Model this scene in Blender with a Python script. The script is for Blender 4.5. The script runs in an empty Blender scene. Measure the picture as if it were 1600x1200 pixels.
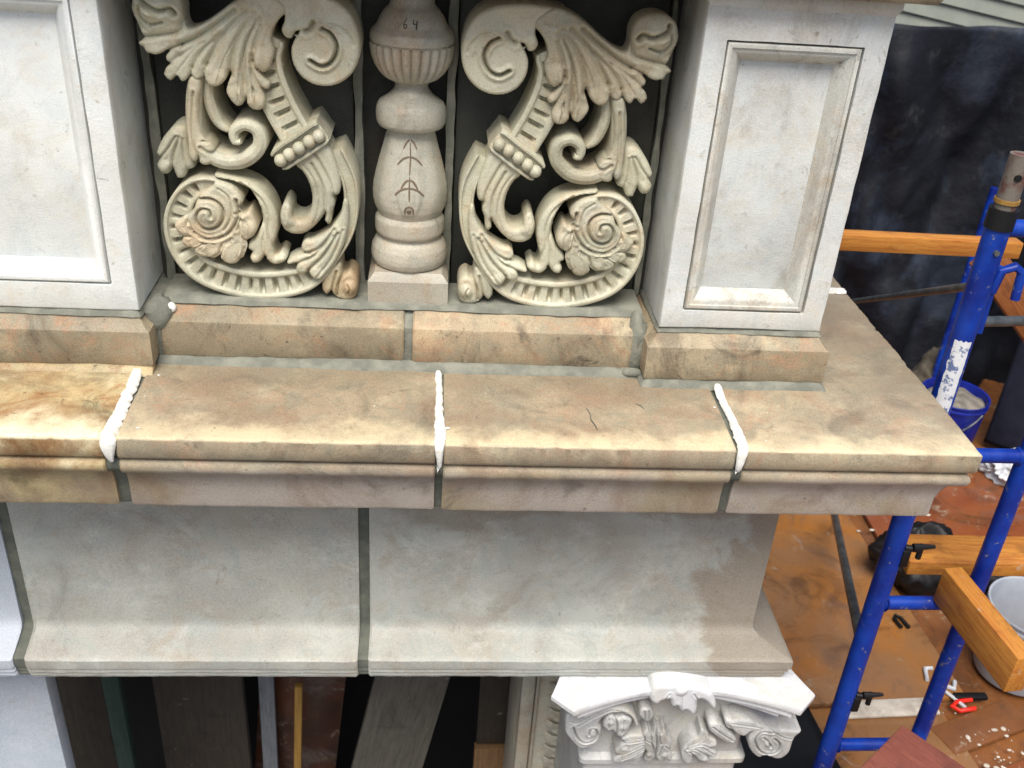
import bpy, bmesh, math, random
import numpy as np
from mathutils import Matrix, Vector, noise

random.seed(7)
scene = bpy.context.scene
col = scene.collection

# ---------------------------------------------------------------- camera
cam_d = bpy.data.cameras.new('camera')
cam = bpy.data.objects.new('camera', cam_d)
col.objects.link(cam)
cam_d.sensor_width = 36.0
cam_d.lens = 36.0 * 1551.77 / 1600.0
cam_d.clip_start = 0.05
cam_d.clip_end = 400.0
RX = Vector((0.9960654, -0.0612047, 0.0640907))
RY = Vector((0.0249016, -0.5007656, -0.8652246))
RZ = Vector((0.0850502, 0.8634163, -0.4972713))
cm = Matrix.Identity(4)
for i in range(3):
    cm[i][0] = RX[i]; cm[i][1] = -RY[i]; cm[i][2] = -RZ[i]
cm[0][3], cm[1][3], cm[2][3] = -0.024724, -1.298002, 0.859050
cam.matrix_world = cm
cam_d.dof.use_dof = True; cam_d.dof.focus_distance = 1.66; cam_d.dof.aperture_fstop = 7.0
scene.camera = cam

# ---------------------------------------------------------------- sky, sun, exposure
SUN_EL, SUN_AZ = math.radians(62), math.radians(-10)     # azimuth measured from the camera side (-y) towards -x
w = bpy.data.worlds.new('World'); scene.world = w; w.use_nodes = True
nt = w.node_tree; nt.nodes.clear()
sky = nt.nodes.new('ShaderNodeTexSky'); sky.sky_type = 'NISHITA'; sky.sun_disc = False
sky.sun_elevation = SUN_EL
sky.air_density = 1.0; sky.dust_density = 4.0; sky.ozone_density = 0.6
bg = nt.nodes.new('ShaderNodeBackground'); bg.inputs['Strength'].default_value = 0.05
wo = nt.nodes.new('ShaderNodeOutputWorld')
nt.links.new(sky.outputs[0], bg.inputs[0]); nt.links.new(bg.outputs[0], wo.inputs[0])
sd = bpy.data.lights.new('sun', 'SUN'); sd.energy = 1.5; sd.angle = math.radians(36); sd.color = (1.0, 0.965, 0.90)
sun = bpy.data.objects.new('sun', sd); col.objects.link(sun)
sdir = Vector((math.sin(SUN_AZ) * math.cos(SUN_EL), -math.cos(SUN_AZ) * math.cos(SUN_EL), math.sin(SUN_EL)))
sun.rotation_euler = sdir.to_track_quat('Z', 'Y').to_euler()
sun.location = (-2, -4, 6)
sky.sun_rotation = math.atan2(sdir.x, sdir.y)
vs = scene.view_settings
vs.view_transform = 'Standard'; vs.look = 'None'; vs.gamma = 1.0; vs.use_curve_mapping = False
vs.exposure = 1.45

# ---------------------------------------------------------------- materials
def lin(r, g, b):
    f = lambda c: (c / 255 / 12.92) if c <= 10 else ((c / 255 + 0.055) / 1.055) ** 2.4
    return (f(r), f(g), f(b), 1)

class NT:
    def __init__(s, name):
        s.m = bpy.data.materials.new(name); s.m.use_nodes = True
        s.t = s.m.node_tree; s.t.nodes.clear()
        s.out = s.n('ShaderNodeOutputMaterial'); s.b = s.n('ShaderNodeBsdfPrincipled')
        s.l(s.b.outputs[0], s.out.inputs[0])
        tc = s.n('ShaderNodeTexCoord'); oi = s.n('ShaderNodeObjectInfo'); s.oi = oi
        mul = s.n('ShaderNodeVectorMath'); mul.operation = 'SCALE'
        cx = s.n('ShaderNodeCombineXYZ')
        for i, k in enumerate((1.0, 1.7, 2.3)):
            mm = s.n('ShaderNodeMath'); mm.operation = 'MULTIPLY'; s.l(oi.outputs['Random'], mm.inputs[0]); mm.inputs[1].default_value = k
            s.l(mm.outputs[0], cx.inputs[i])
        s.l(cx.outputs[0], mul.inputs[0]); mul.inputs['Scale'].default_value = 9.0
        add = s.n('ShaderNodeVectorMath'); add.operation = 'ADD'
        s.l(tc.outputs['Object'], add.inputs[0]); s.l(mul.outputs[0], add.inputs[1])
        s.co = add.outputs[0]; s.raw = tc.outputs['Object']
    def n(s, k): return s.t.nodes.new(k)
    def l(s, a, b): s.t.links.new(a, b)
    def noise(s, scale, detail=5, rough=0.55, stretch=None, dist=0.0):
        x = s.n('ShaderNodeTexNoise'); x.inputs['Scale'].default_value = scale
        x.inputs['Detail'].default_value = detail; x.inputs['Roughness'].default_value = rough
        x.inputs['Distortion'].default_value = dist
        v = s.co
        if stretch:
            mp = s.n('ShaderNodeMapping'); mp.inputs['Scale'].default_value = stretch
            s.l(s.co, mp.inputs[0]); v = mp.outputs[0]
        s.l(v, x.inputs['Vector']); return x.outputs['Fac']
    def ramp(s, fac, a, b, c0=0.0, c1=1.0):
        r = s.n('ShaderNodeMapRange'); r.inputs['From Min'].default_value = a; r.inputs['From Max'].default_value = b
        r.inputs['To Min'].default_value = c0; r.inputs['To Max'].default_value = c1
        r.interpolation_type = 'SMOOTHSTEP'
        s.l(fac, r.inputs['Value']); return r.outputs[0]
    def mix(s, fac, a, b, mode='MIX'):
        x = s.n('ShaderNodeMix'); x.data_type = 'RGBA'; x.blend_type = mode
        if isinstance(fac, (int, float)): x.inputs[0].default_value = fac
        else: s.l(fac, x.inputs[0])
        for v, i in ((a, 6), (b, 7)):
            if isinstance(v, tuple): x.inputs[i].default_value = v
            else: s.l(v, x.inputs[i])
        return x.outputs[2]
    def done(s, colr, rough=0.6, bump=None, bs=0.3, bd=0.002, metallic=0, spec=0.4):
        if isinstance(colr, tuple): s.b.inputs['Base Color'].default_value = colr
        else: s.l(colr, s.b.inputs['Base Color'])
        if isinstance(rough, (int, float)): s.b.inputs['Roughness'].default_value = rough
        else: s.l(rough, s.b.inputs['Roughness'])
        s.b.inputs['Metallic'].default_value = metallic
        s.b.inputs['Specular IOR Level'].default_value = spec
        if bump is not None:
            bn = s.n('ShaderNodeBump'); bn.inputs['Strength'].default_value = bs; bn.inputs['Distance'].default_value = bd
            s.l(bump, bn.inputs['Height']); s.l(bn.outputs[0], s.b.inputs['Normal'])
        return s.m

def stone(name, base, alt, warm, dirt, warm_amt=0.5, dirt_amt=0.5, specks=0.6, bs=0.35, rough=0.62, pale=None, pale_amt=0.4, ledge=None, low=None, mot=0.3, damp=None):
    m = NT(name)
    c = m.mix(m.ramp(m.noise(5.5, 6), 0.35, 0.68), base, alt)
    c = m.mix(m.ramp(m.noise(2.6, 4, 0.6, dist=0.6), 0.48, 0.72, 0, warm_amt), c, warm)
    c = m.mix(m.ramp(m.noise(13, 8, 0.74, dist=1.0), 0.46, 0.62, 0, mot), c, (base[0] * 0.70, base[1] * 0.76, base[2] * 0.80, 1))
    c = m.mix(m.ramp(m.noise(9, 8, 0.74, dist=1.2), 0.5, 0.64, 0, mot * 0.9), c, warm)
    if pale:
        c = m.mix(m.ramp(m.noise(9, 6, 0.65, dist=0.3), 0.52, 0.74, 0, pale_amt), c, pale)
    c = m.mix(m.ramp(m.noise(7, 8, 0.7, dist=0.8), 0.52, 0.76, 0, dirt_amt), c, dirt)
    c = m.mix(m.ramp(m.noise(24, 8, 0.76, dist=1.2), 0.57, 0.70, 0, dirt_amt), c, dirt)
    c = m.mix(m.ramp(m.noise(3.6, 9, 0.72, (1, 1, 0.35), 1.6), 0.54, 0.66, 0, dirt_amt * 0.55), c, dirt)
    if damp:     # drying damp patch at the right end and along the top of the blocks
        sx = m.n('ShaderNodeSeparateXYZ'); m.l(m.raw, sx.inputs[0])
        a = m.n('ShaderNodeMath'); a.operation = 'MULTIPLY_ADD'; m.l(m.noise(5, 6, 0.6, dist=0.8), a.inputs[0]); a.inputs[1].default_value = 0.5; m.l(sx.outputs[0], a.inputs[2])
        e = m.n('ShaderNodeMath'); e.operation = 'MULTIPLY_ADD'; m.l(m.noise(4, 6, 0.6, dist=0.6), e.inputs[0]); e.inputs[1].default_value = 0.30; m.l(sx.outputs[2], e.inputs[2])
        f = m.n('ShaderNodeMath'); f.operation = 'MAXIMUM'; m.l(m.ramp(a.outputs[0], 0.80, 0.84, 0, 0.75), f.inputs[0]); m.l(m.ramp(e.outputs[0], -0.16, -0.13, 0, 0.6), f.inputs[1])
        c = m.mix(f.outputs[0], c, damp)
    if ledge or low:
        sx = m.n('ShaderNodeSeparateXYZ'); m.l(m.raw, sx.inputs[0])
    if low:      # cleaner, pinker face under the bead
        c = m.mix(m.ramp(sx.outputs[2], -0.045, -0.075, 0, 0.85), c, m.mix(m.ramp(m.noise(5, 5), 0.42, 0.62), low, base))
        c = m.mix(m.ramp(m.noise(5.5, 7, 0.66, dist=0.7), 0.48, 0.64, 0, 0.45), c, (warm[0] * 0.7, warm[1] * 0.66, warm[2] * 0.64, 1))
        c = m.mix(m.ramp(m.noise(8, 7, 0.66, dist=0.7), 0.54, 0.70, 0, 0.5), c, dirt)
    if ledge:    # light gradient painted in as a paler front edge, with grime towards the plinths
        wob = m.n('ShaderNodeMath'); wob.operation = 'MULTIPLY_ADD'; m.l(m.noise(16, 6, 0.65), wob.inputs[0]); wob.inputs[1].default_value = 0.16; m.l(sx.outputs[1], wob.inputs[2])
        tp = m.ramp(sx.outputs[2], -0.006, -0.001)
        wf = m.n('ShaderNodeMath'); wf.operation = 'MULTIPLY'; m.l(m.ramp(wob.outputs[0], 0.155, 0.075, 0, 0.8), wf.inputs[0]); m.l(tp, wf.inputs[1])
        c = m.mix(wf.outputs[0], c, ledge)
        df = m.n('ShaderNodeMath'); df.operation = 'MULTIPLY'; m.l(m.ramp(wob.outputs[0], 0.20, 0.30, 0, 0.45), df.inputs[0]); m.l(tp, df.inputs[1])
        c = m.mix(df.outputs[0], c, lin(128, 118, 98))
    c = m.mix(m.ramp(m.noise(85, 3, 0.5), 0.68, 0.78, 0, specks), c, dirt)
    g = m.noise(420, 2, 0.6)
    c = m.mix(0.22, c, m.mix(m.ramp(g, 0.3, 0.7), (0.02, 0.02, 0.02, 1), (1, 1, 1, 1)), 'SOFT_LIGHT')
    hs = m.n('ShaderNodeHueSaturation'); m.l(c, hs.inputs['Color'])
    r = m.n('ShaderNodeMapRange'); m.l(m.oi.outputs['Random'], r.inputs['Value']); r.inputs['To Min'].default_value = 0.9; r.inputs['To Max'].default_value = 1.08
    m.l(r.outputs[0], hs.inputs['Value'])
    ad = m.n('ShaderNodeMath'); ad.operation = 'MULTIPLY_ADD'; m.l(m.noise(38, 6, 0.7), ad.inputs[0]); ad.inputs[1].default_value = 1.6; m.l(g, ad.inputs[2])
    return m.done(hs.outputs['Color'], m.ramp(m.noise(14, 4), 0.3, 0.7, rough - 0.14, rough + 0.12), ad.outputs[0], bs, 0.0016)

M = {}
M['buff'] = stone('buff_terracotta', lin(172, 158, 132), lin(148, 136, 116), lin(166, 138, 112), lin(104, 96, 82), 0.4, 0.75, 0.6, pale=lin(208, 194, 164), pale_amt=0.5, ledge=lin(220, 204, 168), low=lin(190, 180, 170), mot=0.85)
M['buff_stained'] = stone('stained_buff_terracotta', lin(206, 186, 140), lin(164, 140, 100), lin(150, 104, 64), lin(66, 54, 40), 0.6, 0.75, 0.7, pale=lin(230, 218, 184), pale_amt=0.6, ledge=lin(240, 230, 196), low=lin(150, 134, 116), mot=0.8)
M['plinth'] = stone('plinth_terracotta', lin(166, 152, 126), lin(138, 126, 104), lin(164, 130, 102), lin(84, 74, 62), 0.45, 0.95, 0.8, pale=lin(212, 196, 160), pale_amt=0.45, mot=0.85)
M['frieze'] = stone('pale_frieze_terracotta', lin(184, 186, 178), lin(164, 162, 154), lin(162, 148, 130), lin(122, 114, 102), 0.4, 0.45, 0.5, pale=lin(214, 220, 214), pale_amt=0.5, mot=0.5, damp=lin(142, 130, 114))
M['pier'] = stone('white_pier_terracotta', lin(216, 220, 218), lin(200, 202, 200), lin(206, 190, 164), lin(140, 130, 114), 0.35, 0.65, 0.7, rough=0.42, pale=lin(228, 234, 234), pale_amt=0.5)
M['pier_frame'] = stone('grimy_pier_frame_terracotta', lin(202, 202, 194), lin(184, 180, 170), lin(188, 170, 144), lin(124, 114, 100), 0.5, 0.7, 0.6, rough=0.45, mot=0.5)
M['pier_bright'] = stone('glare_pier_terracotta', lin(232, 236, 234), lin(222, 226, 224), lin(216, 200, 170), lin(150, 138, 118), 0.25, 0.3, 0.5, rough=0.4, pale=lin(238, 242, 240), pale_amt=0.5)  # whiter copy of the pier stone, glare on the left pier painted in
M['ornament'] = stone('cream_ornament_terracotta', lin(204, 201, 178), lin(184, 180, 156), lin(188, 158, 122), lin(112, 102, 82), 0.4, 0.45, 0.3, bs=0.55, rough=0.46, pale=lin(222, 222, 208), pale_amt=0.6, mot=0.45)
M['ornament_rust'] = stone('rust_stained_ornament', lin(196, 186, 156), lin(176, 150, 112), lin(160, 116, 76), lin(96, 72, 48), 0.7, 0.5, 0.3, bs=0.4, rough=0.5, mot=0.6)
M['baluster'] = stone('grey_buff_terracotta', lin(186, 182, 166), lin(168, 162, 148), lin(172, 148, 120), lin(104, 94, 80), 0.45, 0.45, 0.4, bs=0.3, rough=0.48, mot=0.6)
M['capital'] = stone('white_capital_terracotta', lin(226, 228, 230), lin(206, 208, 212), lin(206, 196, 166), lin(136, 132, 124), 0.25, 0.4, 0.4, bs=0.3, rough=0.42)
M['capital_grey'] = stone('shaded_grimy_terracotta', lin(190, 190, 188), lin(170, 170, 168), lin(184, 172, 140), lin(110, 108, 104), 0.3, 0.6, 0.5, bs=0.35, rough=0.45, mot=0.35)  # greyer capital copy: shade below the abacus painted in, plus some grime
M['recess_shade'] = stone('recess_shade_terracotta', lin(62, 64, 58), lin(46, 48, 44), lin(72, 62, 48), lin(28, 30, 30), 0.4, 0.6, 0.4)  # dark base puts the shade of the panel recess into the colour
m = NT('grey_mortar')
M['mortar'] = m.done(m.mix(m.ramp(m.noise(30, 6), 0.35, 0.7), lin(112, 114, 104), lin(138, 138, 126)), 0.9, m.noise(160, 4, 0.7), 0.7, 0.003)
m = NT('dark_mortar')
M['dark_mortar'] = m.done(m.mix(m.ramp(m.noise(26, 6), 0.35, 0.7), lin(92, 96, 88), lin(116, 118, 106)), 0.9, m.noise(160, 4, 0.7), 0.7, 0.003)
m = NT('white_sealant')
M['sealant'] = m.done(m.mix(m.ramp(m.noise(60, 5), 0.4, 0.7), lin(234, 234, 228), lin(206, 202, 190)), 0.6, m.noise(90, 5, 0.6), 0.5, 0.003)
m = NT('blue_scaffold_paint')
chip = m.ramp(m.noise(46, 6, 0.7), 0.60, 0.66, 0, 0.85)
M['blue'] = m.done(m.mix(chip, m.mix(m.ramp(m.noise(12, 5), 0.3, 0.7), lin(2, 30, 118), lin(6, 60, 162)), lin(120, 120, 122)), m.ramp(m.noise(20, 4), 0.3, 0.7, 0.3, 0.55), m.noise(120, 4), 0.2, 0.001)
m = NT('galvanised_steel')
M['steel'] = m.done(m.mix(m.ramp(m.noise(30, 5), 0.35, 0.7), lin(120, 124, 124), lin(84, 88, 88)), 0.45, m.noise(90, 4), 0.3, 0.001, metallic=0.7)
m = NT('rusty_grey_steel')
M['pin'] = m.done(m.mix(m.ramp(m.noise(40, 6), 0.42, 0.62), lin(112, 106, 98), lin(96, 62, 56)), 0.7, m.noise(140, 4), 0.4, 0.001)
def wood(name, a, b, dark, sc=1.0, dirt=0.3, rough=0.6):
    m = NT(name)
    g = m.noise(9 * sc, 8, 0.65, (0.9, 14, 14), 0.6)
    f = m.noise(60 * sc, 4, 0.6, (0.5, 6, 6))
    c = m.mix(m.ramp(g, 0.35, 0.68), a, b)
    c = m.mix(m.ramp(f, 0.5, 0.75, 0, 0.5), c, dark)
    c = m.mix(m.ramp(m.noise(11, 7, 0.7, dist=0.5), 0.52, 0.70, 0, dirt * 1.6), c, dark)
    c = m.mix(m.ramp(m.noise(13, 3, 0.5), 0.70, 0.76, 0, 0.8), c, dark)
    c = m.mix(m.ramp(m.noise(21, 7, 0.72), 0.63, 0.72, 0, 0.5), c, lin(170, 164, 150))
    return m.done(c, rough, f, 0.35, 0.0015)
M['pine'] = wood('orange_pine', lin(190, 130, 54), lin(164, 98, 38), lin(92, 52, 26))
M['pine_brown'] = wood('weathered_brown_pine', lin(150, 92, 48), lin(122, 70, 36), lin(62, 38, 22))
M['redboard'] = wood('red_brown_sawn_board', lin(142, 84, 70), lin(118, 66, 56), lin(84, 52, 46), 2.0)
def deckmat(name, a, b, c3, wet):
    m = NT(name)
    c = m.mix(m.ramp(m.noise(3.2, 7, 0.6, dist=0.5), 0.36, 0.66), a, b)
    c = m.mix(m.ramp(m.noise(5.5, 8, 0.65, dist=0.9), 0.5, 0.72, 0, 0.8), c, c3)
    c = m.mix(m.ramp(m.noise(4.2, 8, 0.7, dist=1.0), 0.5, 0.66, 0, 0.6), c, lin(74, 52, 36))
    c = m.mix(m.ramp(m.noise(13, 8, 0.74, dist=0.8), 0.57, 0.68, 0, 0.65), c, lin(160, 146, 128))
    c = m.mix(m.ramp(m.noise(60, 3, 0.6, (0.3, 3, 1)), 0.6, 0.8, 0, 0.4), c, lin(70, 40, 22))
    return m.done(c, m.ramp(m.noise(4, 5), 0.45, 0.66, wet * 0.6, 0.7), m.noise(50, 6, 0.7), 0.3, 0.002)
M['ply'] = deckmat('dirty_plywood', lin(140, 102, 68), lin(160, 104, 48), lin(112, 86, 70), 0.35)
M['ply_orange'] = deckmat('orange_plywood', lin(132, 84, 46), lin(112, 72, 44), lin(84, 64, 50), 0.3)
M['ply_red'] = deckmat('wet_red_plywood', lin(122, 66, 40), lin(136, 80, 46), lin(112, 86, 76), 0.22)
def plain(name, a, b, rough=0.5, sc=14, bs=0.2, **k):
    m = NT(name); return m.done(m.mix(m.ramp(m.noise(sc, 6, 0.6), 0.35, 0.68), a, b), rough, m.noise(sc * 5, 5), bs, 0.002, **k)
m = NT('dusty_navy_tarp')
c = m.mix(m.ramp(m.noise(3.4, 7, 0.62, (1, 1, 0.8), 0.5), 0.46, 0.68), lin(5, 10, 22), lin(42, 52, 68))
c = m.mix(m.ramp(m.noise(7, 7, 0.7), 0.56, 0.78, 0, 0.4), c, lin(84, 86, 88))
M['tarp'] = m.done(c, 0.7, m.noise(9, 4, 0.5), 0.45, 0.03)
M['black_drape'] = plain('black_drape_sheet', lin(10, 14, 34), lin(22, 26, 44), 0.85)
M['black'] = plain('black_plastic', lin(8, 8, 10), lin(16, 16, 18), 0.55)
M['bucket_white'] = plain('milky_white_plastic', lin(178, 184, 192), lin(160, 166, 176), 0.3, 8, 0.05)
M['bucket_blue'] = plain('blue_plastic', lin(10, 26, 118), lin(18, 40, 140), 0.4, 8, 0.05)
M['plaster'] = plain('pale_plaster', lin(206, 198, 184), lin(170, 160, 148), 0.85, 24, 0.6)
M['rag'] = plain('white_rag', lin(214, 216, 220), lin(180, 184, 190), 0.9, 20, 0.4)
M['red'] = plain('red_rubber', lin(236, 44, 26), lin(220, 34, 22), 0.4)
M['siding'] = plain('grey_green_siding', lin(142, 146, 136), lin(128, 134, 126), 0.8, 6)
M['concrete'] = plain('ground_concrete', lin(110, 108, 104), lin(92, 90, 86), 0.9, 3)
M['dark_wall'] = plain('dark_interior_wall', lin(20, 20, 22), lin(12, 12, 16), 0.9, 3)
M['board_grey'] = wood('weathered_grey_board', lin(88, 84, 76), lin(70, 66, 60), lin(44, 42, 36))
M['board_brown'] = wood('dusty_brown_board', lin(62, 54, 46), lin(50, 44, 38), lin(34, 30, 26))
M['board_green'] = wood('green_painted_board', lin(62, 80, 72), lin(52, 68, 62), lin(44, 56, 52))
M['board_offcut'] = wood('dusty_offcut', lin(126, 96, 64), lin(106, 80, 54), lin(70, 54, 40))
M['board_rust'] = deckmat('rust_stained_board', lin(92, 52, 34), lin(60, 44, 38), lin(120, 112, 108), 0.5)
M['board_pale'] = wood('pale_dusty_strip', lin(122, 126, 132), lin(100, 104, 110), lin(70, 72, 76))
M['stick'] = wood('yellow_stick', lin(166, 128, 62), lin(146, 110, 52), lin(120, 90, 40))
M['blue_grey'] = stone('blue_grey_pilaster_terracotta', lin(186, 192, 200), lin(170, 178, 188), lin(180, 178, 174), lin(130, 134, 138), 0.3, 0.3, 0.3)
M['ink'] = plain('dark_brown_ink', lin(40, 34, 26), lin(52, 44, 34), 0.7)

# ---------------------------------------------------------------- helpers
def link(name, me, mat, parent=None, loc=None, ang=40):
    me.validate()
    o = bpy.data.objects.new(name, me); col.objects.link(o)
    me.name = name
    if mat is not None: me.materials.append(mat)
    if ang is not None and len(me.polygons):
        for p in me.polygons: p.use_smooth = True
        me.set_sharp_from_angle(angle=math.radians(ang))
    if parent is not None: o.parent = parent
    if loc is not None: o.location = loc
    return o

class MB:
    def __init__(s): s.v = []; s.f = []
    def add(s, vs_, fs_):
        k = len(s.v); s.v += [tuple(v) for v in vs_]; s.f += [tuple(i + k for i in f) for f in fs_]
    def box(s, x0, x1, y0, y1, z0, z1):
        s.add([(x, y, z) for x in (x0, x1) for y in (y0, y1) for z in (z0, z1)],
              [(0, 1, 3, 2), (4, 6, 7, 5), (0, 4, 5, 1), (2, 3, 7, 6), (0, 2, 6, 4), (1, 5, 7, 3)])
    def bbox(s, x0, x1, y0, y1, z0, z1, b=0.003, seg=2):
        bm = bmesh.new(); bmesh.ops.create_cube(bm, size=1)
        for v in bm.verts:
            v.co = Vector(((x0 + x1) / 2 + v.co.x * (x1 - x0), (y0 + y1) / 2 + v.co.y * (y1 - y0), (z0 + z1) / 2 + v.co.z * (z1 - z0)))
        bmesh.ops.bevel(bm, geom=bm.edges[:], offset=b, segments=seg, profile=0.5, affect='EDGES')
        bm.verts.index_update()
        s.add([v.co[:] for v in bm.verts], [[v.index for v in f.verts] for f in bm.faces]); bm.free()
    def tube(s, pts, r, n=14, caps=True):
        pts = [Vector(p) for p in pts]; rr = r if isinstance(r, (list, tuple)) else [r] * len(pts)
        vs_ = []; up = None
        for i, p in enumerate(pts):
            t = (pts[min(i + 1, len(pts) - 1)] - pts[max(i - 1, 0)]).normalized()
            if up is None:
                up = t.orthogonal().normalized()
            up = (up - t * up.dot(t)).normalized(); b = t.cross(up)
            for k in range(n):
                a = 2 * math.pi * k / n; vs_.append(p + (up * math.cos(a) + b * math.sin(a)) * rr[i])
        fs_ = [(i * n + k, i * n + (k + 1) % n, (i + 1) * n + (k + 1) % n, (i + 1) * n + k) for i in range(len(pts) - 1) for k in range(n)]
        if caps: fs_ += [tuple(range(n - 1, -1, -1)), tuple((len(pts) - 1) * n + k for k in range(n))]
        s.add(vs_, fs_)
    def lathe(s, prof, n=48, cx=0, cy=0, rf=None):
        vs_ = []
        for r, z in prof:
            for k in range(n):
                a = 2 * math.pi * k / n; q = r * (rf(a, z) if rf else 1)
                vs_.append((cx + q * math.cos(a), cy + q * math.sin(a), z))
        fs_ = [(i * n + k, i * n + (k + 1) % n, (i + 1) * n + (k + 1) % n, (i + 1) * n + k) for i in range(len(prof) - 1) for k in range(n)]
        fs_ += [tuple(range(n - 1, -1, -1)), tuple((len(prof) - 1) * n + k for k in range(n))]
        s.add(vs_, fs_)
    def sphere(s, c, r, n=12, sc=(1, 1, 1)):
        vs_ = [(c[0], c[1], c[2] - r * sc[2])]
        for i in range(1, n):
            ph = math.pi * i / n - math.pi / 2
            for k in range(2 * n):
                a = math.pi * k / n
                vs_.append((c[0] + r * sc[0] * math.cos(ph) * math.cos(a), c[1] + r * sc[1] * math.cos(ph) * math.sin(a), c[2] + r * sc[2] * math.sin(ph)))
        vs_.append((c[0], c[1], c[2] + r * sc[2])); N = 2 * n; fs_ = []
        for k in range(N): fs_.append((0, 1 + (k + 1) % N, 1 + k)); fs_.append((len(vs_) - 1, 1 + (n - 2) * N + k, 1 + (n - 2) * N + (k + 1) % N))
        for i in range(n - 2):
            for k in range(N): fs_.append((1 + i * N + k, 1 + i * N + (k + 1) % N, 1 + (i + 1) * N + (k + 1) % N, 1 + (i + 1) * N + k))
        s.add(vs_, fs_)
    def mesh(s, fixn=True):
        me = bpy.data.meshes.new('m'); me.from_pydata(s.v, [], s.f); me.update()
        if fixn:
            bm = bmesh.new(); bm.from_mesh(me); bmesh.ops.recalc_face_normals(bm, faces=bm.faces[:]); bm.to_mesh(me); bm.free()
        return me
    def build(s, name, mat, parent=None, loc=None, ang=40): return link(name, s.mesh(), mat, parent, loc, ang)

def tag(o, label, cat, group=None):
    o['label'] = label; o['category'] = cat
    if group: o['group'] = group
    return o
def thing(name, label, cat, loc=(0, 0, 0), group=None):
    o = bpy.data.objects.new(name, None); o.empty_display_size = 0.05; col.objects.link(o); o.location = loc
    return tag(o, label, cat, group)
def struct(o): o['kind'] = 'structure'; return o

def nz(p, sc, seed=0.0):
    return noise.noise(Vector((p[0] * sc + seed, p[1] * sc - seed * 1.3, p[2] * sc + seed * 0.7)))

def sweep(mb, path, prof, ds=0.008, jit=0.0008, chip=0.0, seed=0.0, rnd=0.003, org=(0, 0, 0)):
    """Moulded block: closed profile (inset d, height z) swept along a plan path with mitred corners."""
    P = [Vector((p[0], p[1])) for p in path]
    cd = sum(p[0] for p in prof) / len(prof); cz = sum(p[1] for p in prof) / len(prof)
    rows = []; nseg = len(P) - 1
    def row(p0, t, n, a0, L, m0, m1, shrink):
        r = []
        for d, z in prof:
            d2, z2 = d, z
            if shrink:
                vd, vz = cd - d, cz - z; q = math.hypot(vd, vz) or 1; d2, z2 = d + vd / q * shrink, z + vz / q * shrink
            a = a0
            if m1: a = min(a, L - d)       # mitre against the next side
            if m0: a = max(a, d)
            p = [p0.x + t.x * a + n.x * d2, p0.y + t.y * a + n.y * d2, z2]
            e = jit * nz(p, 40, seed) + jit * 1.6 * nz(p, 9, seed + 5)
            if chip and d < 0.014 and z > prof[0][1] - 0.012:
                c = nz(p, 75, seed + 9) + 0.5 * nz(p, 190, seed)
                if c > 0.25: e += chip * (c - 0.25) * 3.0
            p[0] += n.x * e; p[1] += n.y * e; p[2] -= e * (0.6 if z > cz else -0.3)
            r.append((p[0] - org[0], p[1] - org[1], p[2] - org[2]))
        return r
    for i in range(nseg):
        d = P[i + 1] - P[i]; L = d.length; t = d / L; n = Vector((-t.y, t.x)); k = max(2, int(L / ds))
        m0, m1 = i > 0, i < nseg - 1
        A = [L * j / k for j in range(k + 1)]
        if not m0: A = [0.0, rnd] + A[1:]
        else: A = A[1:]
        if not m1: A = A[:-1] + [L - rnd, L]
        for j, a in enumerate(A):
            sh = rnd if ((not m0 and j == 0) or (not m1 and j == len(A) - 1)) else 0
            rows.append(row(P[i], t, n, a, L, m0, m1, sh))
    m_ = len(prof); vs_ = [v for r in rows for v in r]
    fs_ = [(i * m_ + j, i * m_ + (j + 1) % m_, (i + 1) * m_ + (j + 1) % m_, (i + 1) * m_ + j) for i in range(len(rows) - 1) for j in range(m_)]
    fs_ += [tuple(range(m_)), tuple((len(rows) - 1) * m_ + j for j in range(m_ - 1, -1, -1))]
    mb.add(vs_, fs_)

def catmull(P, step):
    P = np.array(P, float); n = len(P); out = []
    Q = np.vstack([2 * P[0] - P[1], P, 2 * P[-1] - P[-2]])
    for i in range(n - 1):
        a, b, c, d = Q[i:i + 4]
        L = np.hypot(*(c - b)[:2]); k = max(2, int(L / step))
        for j in range(k):
            t = j / k
            out.append(0.5 * (2 * b + (c - a) * t + (2 * a - 5 * b + 4 * c - d) * t * t + (3 * b - a - 3 * c + d) * t ** 3))
    out.append(P[-1]); return np.array(out)

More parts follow.
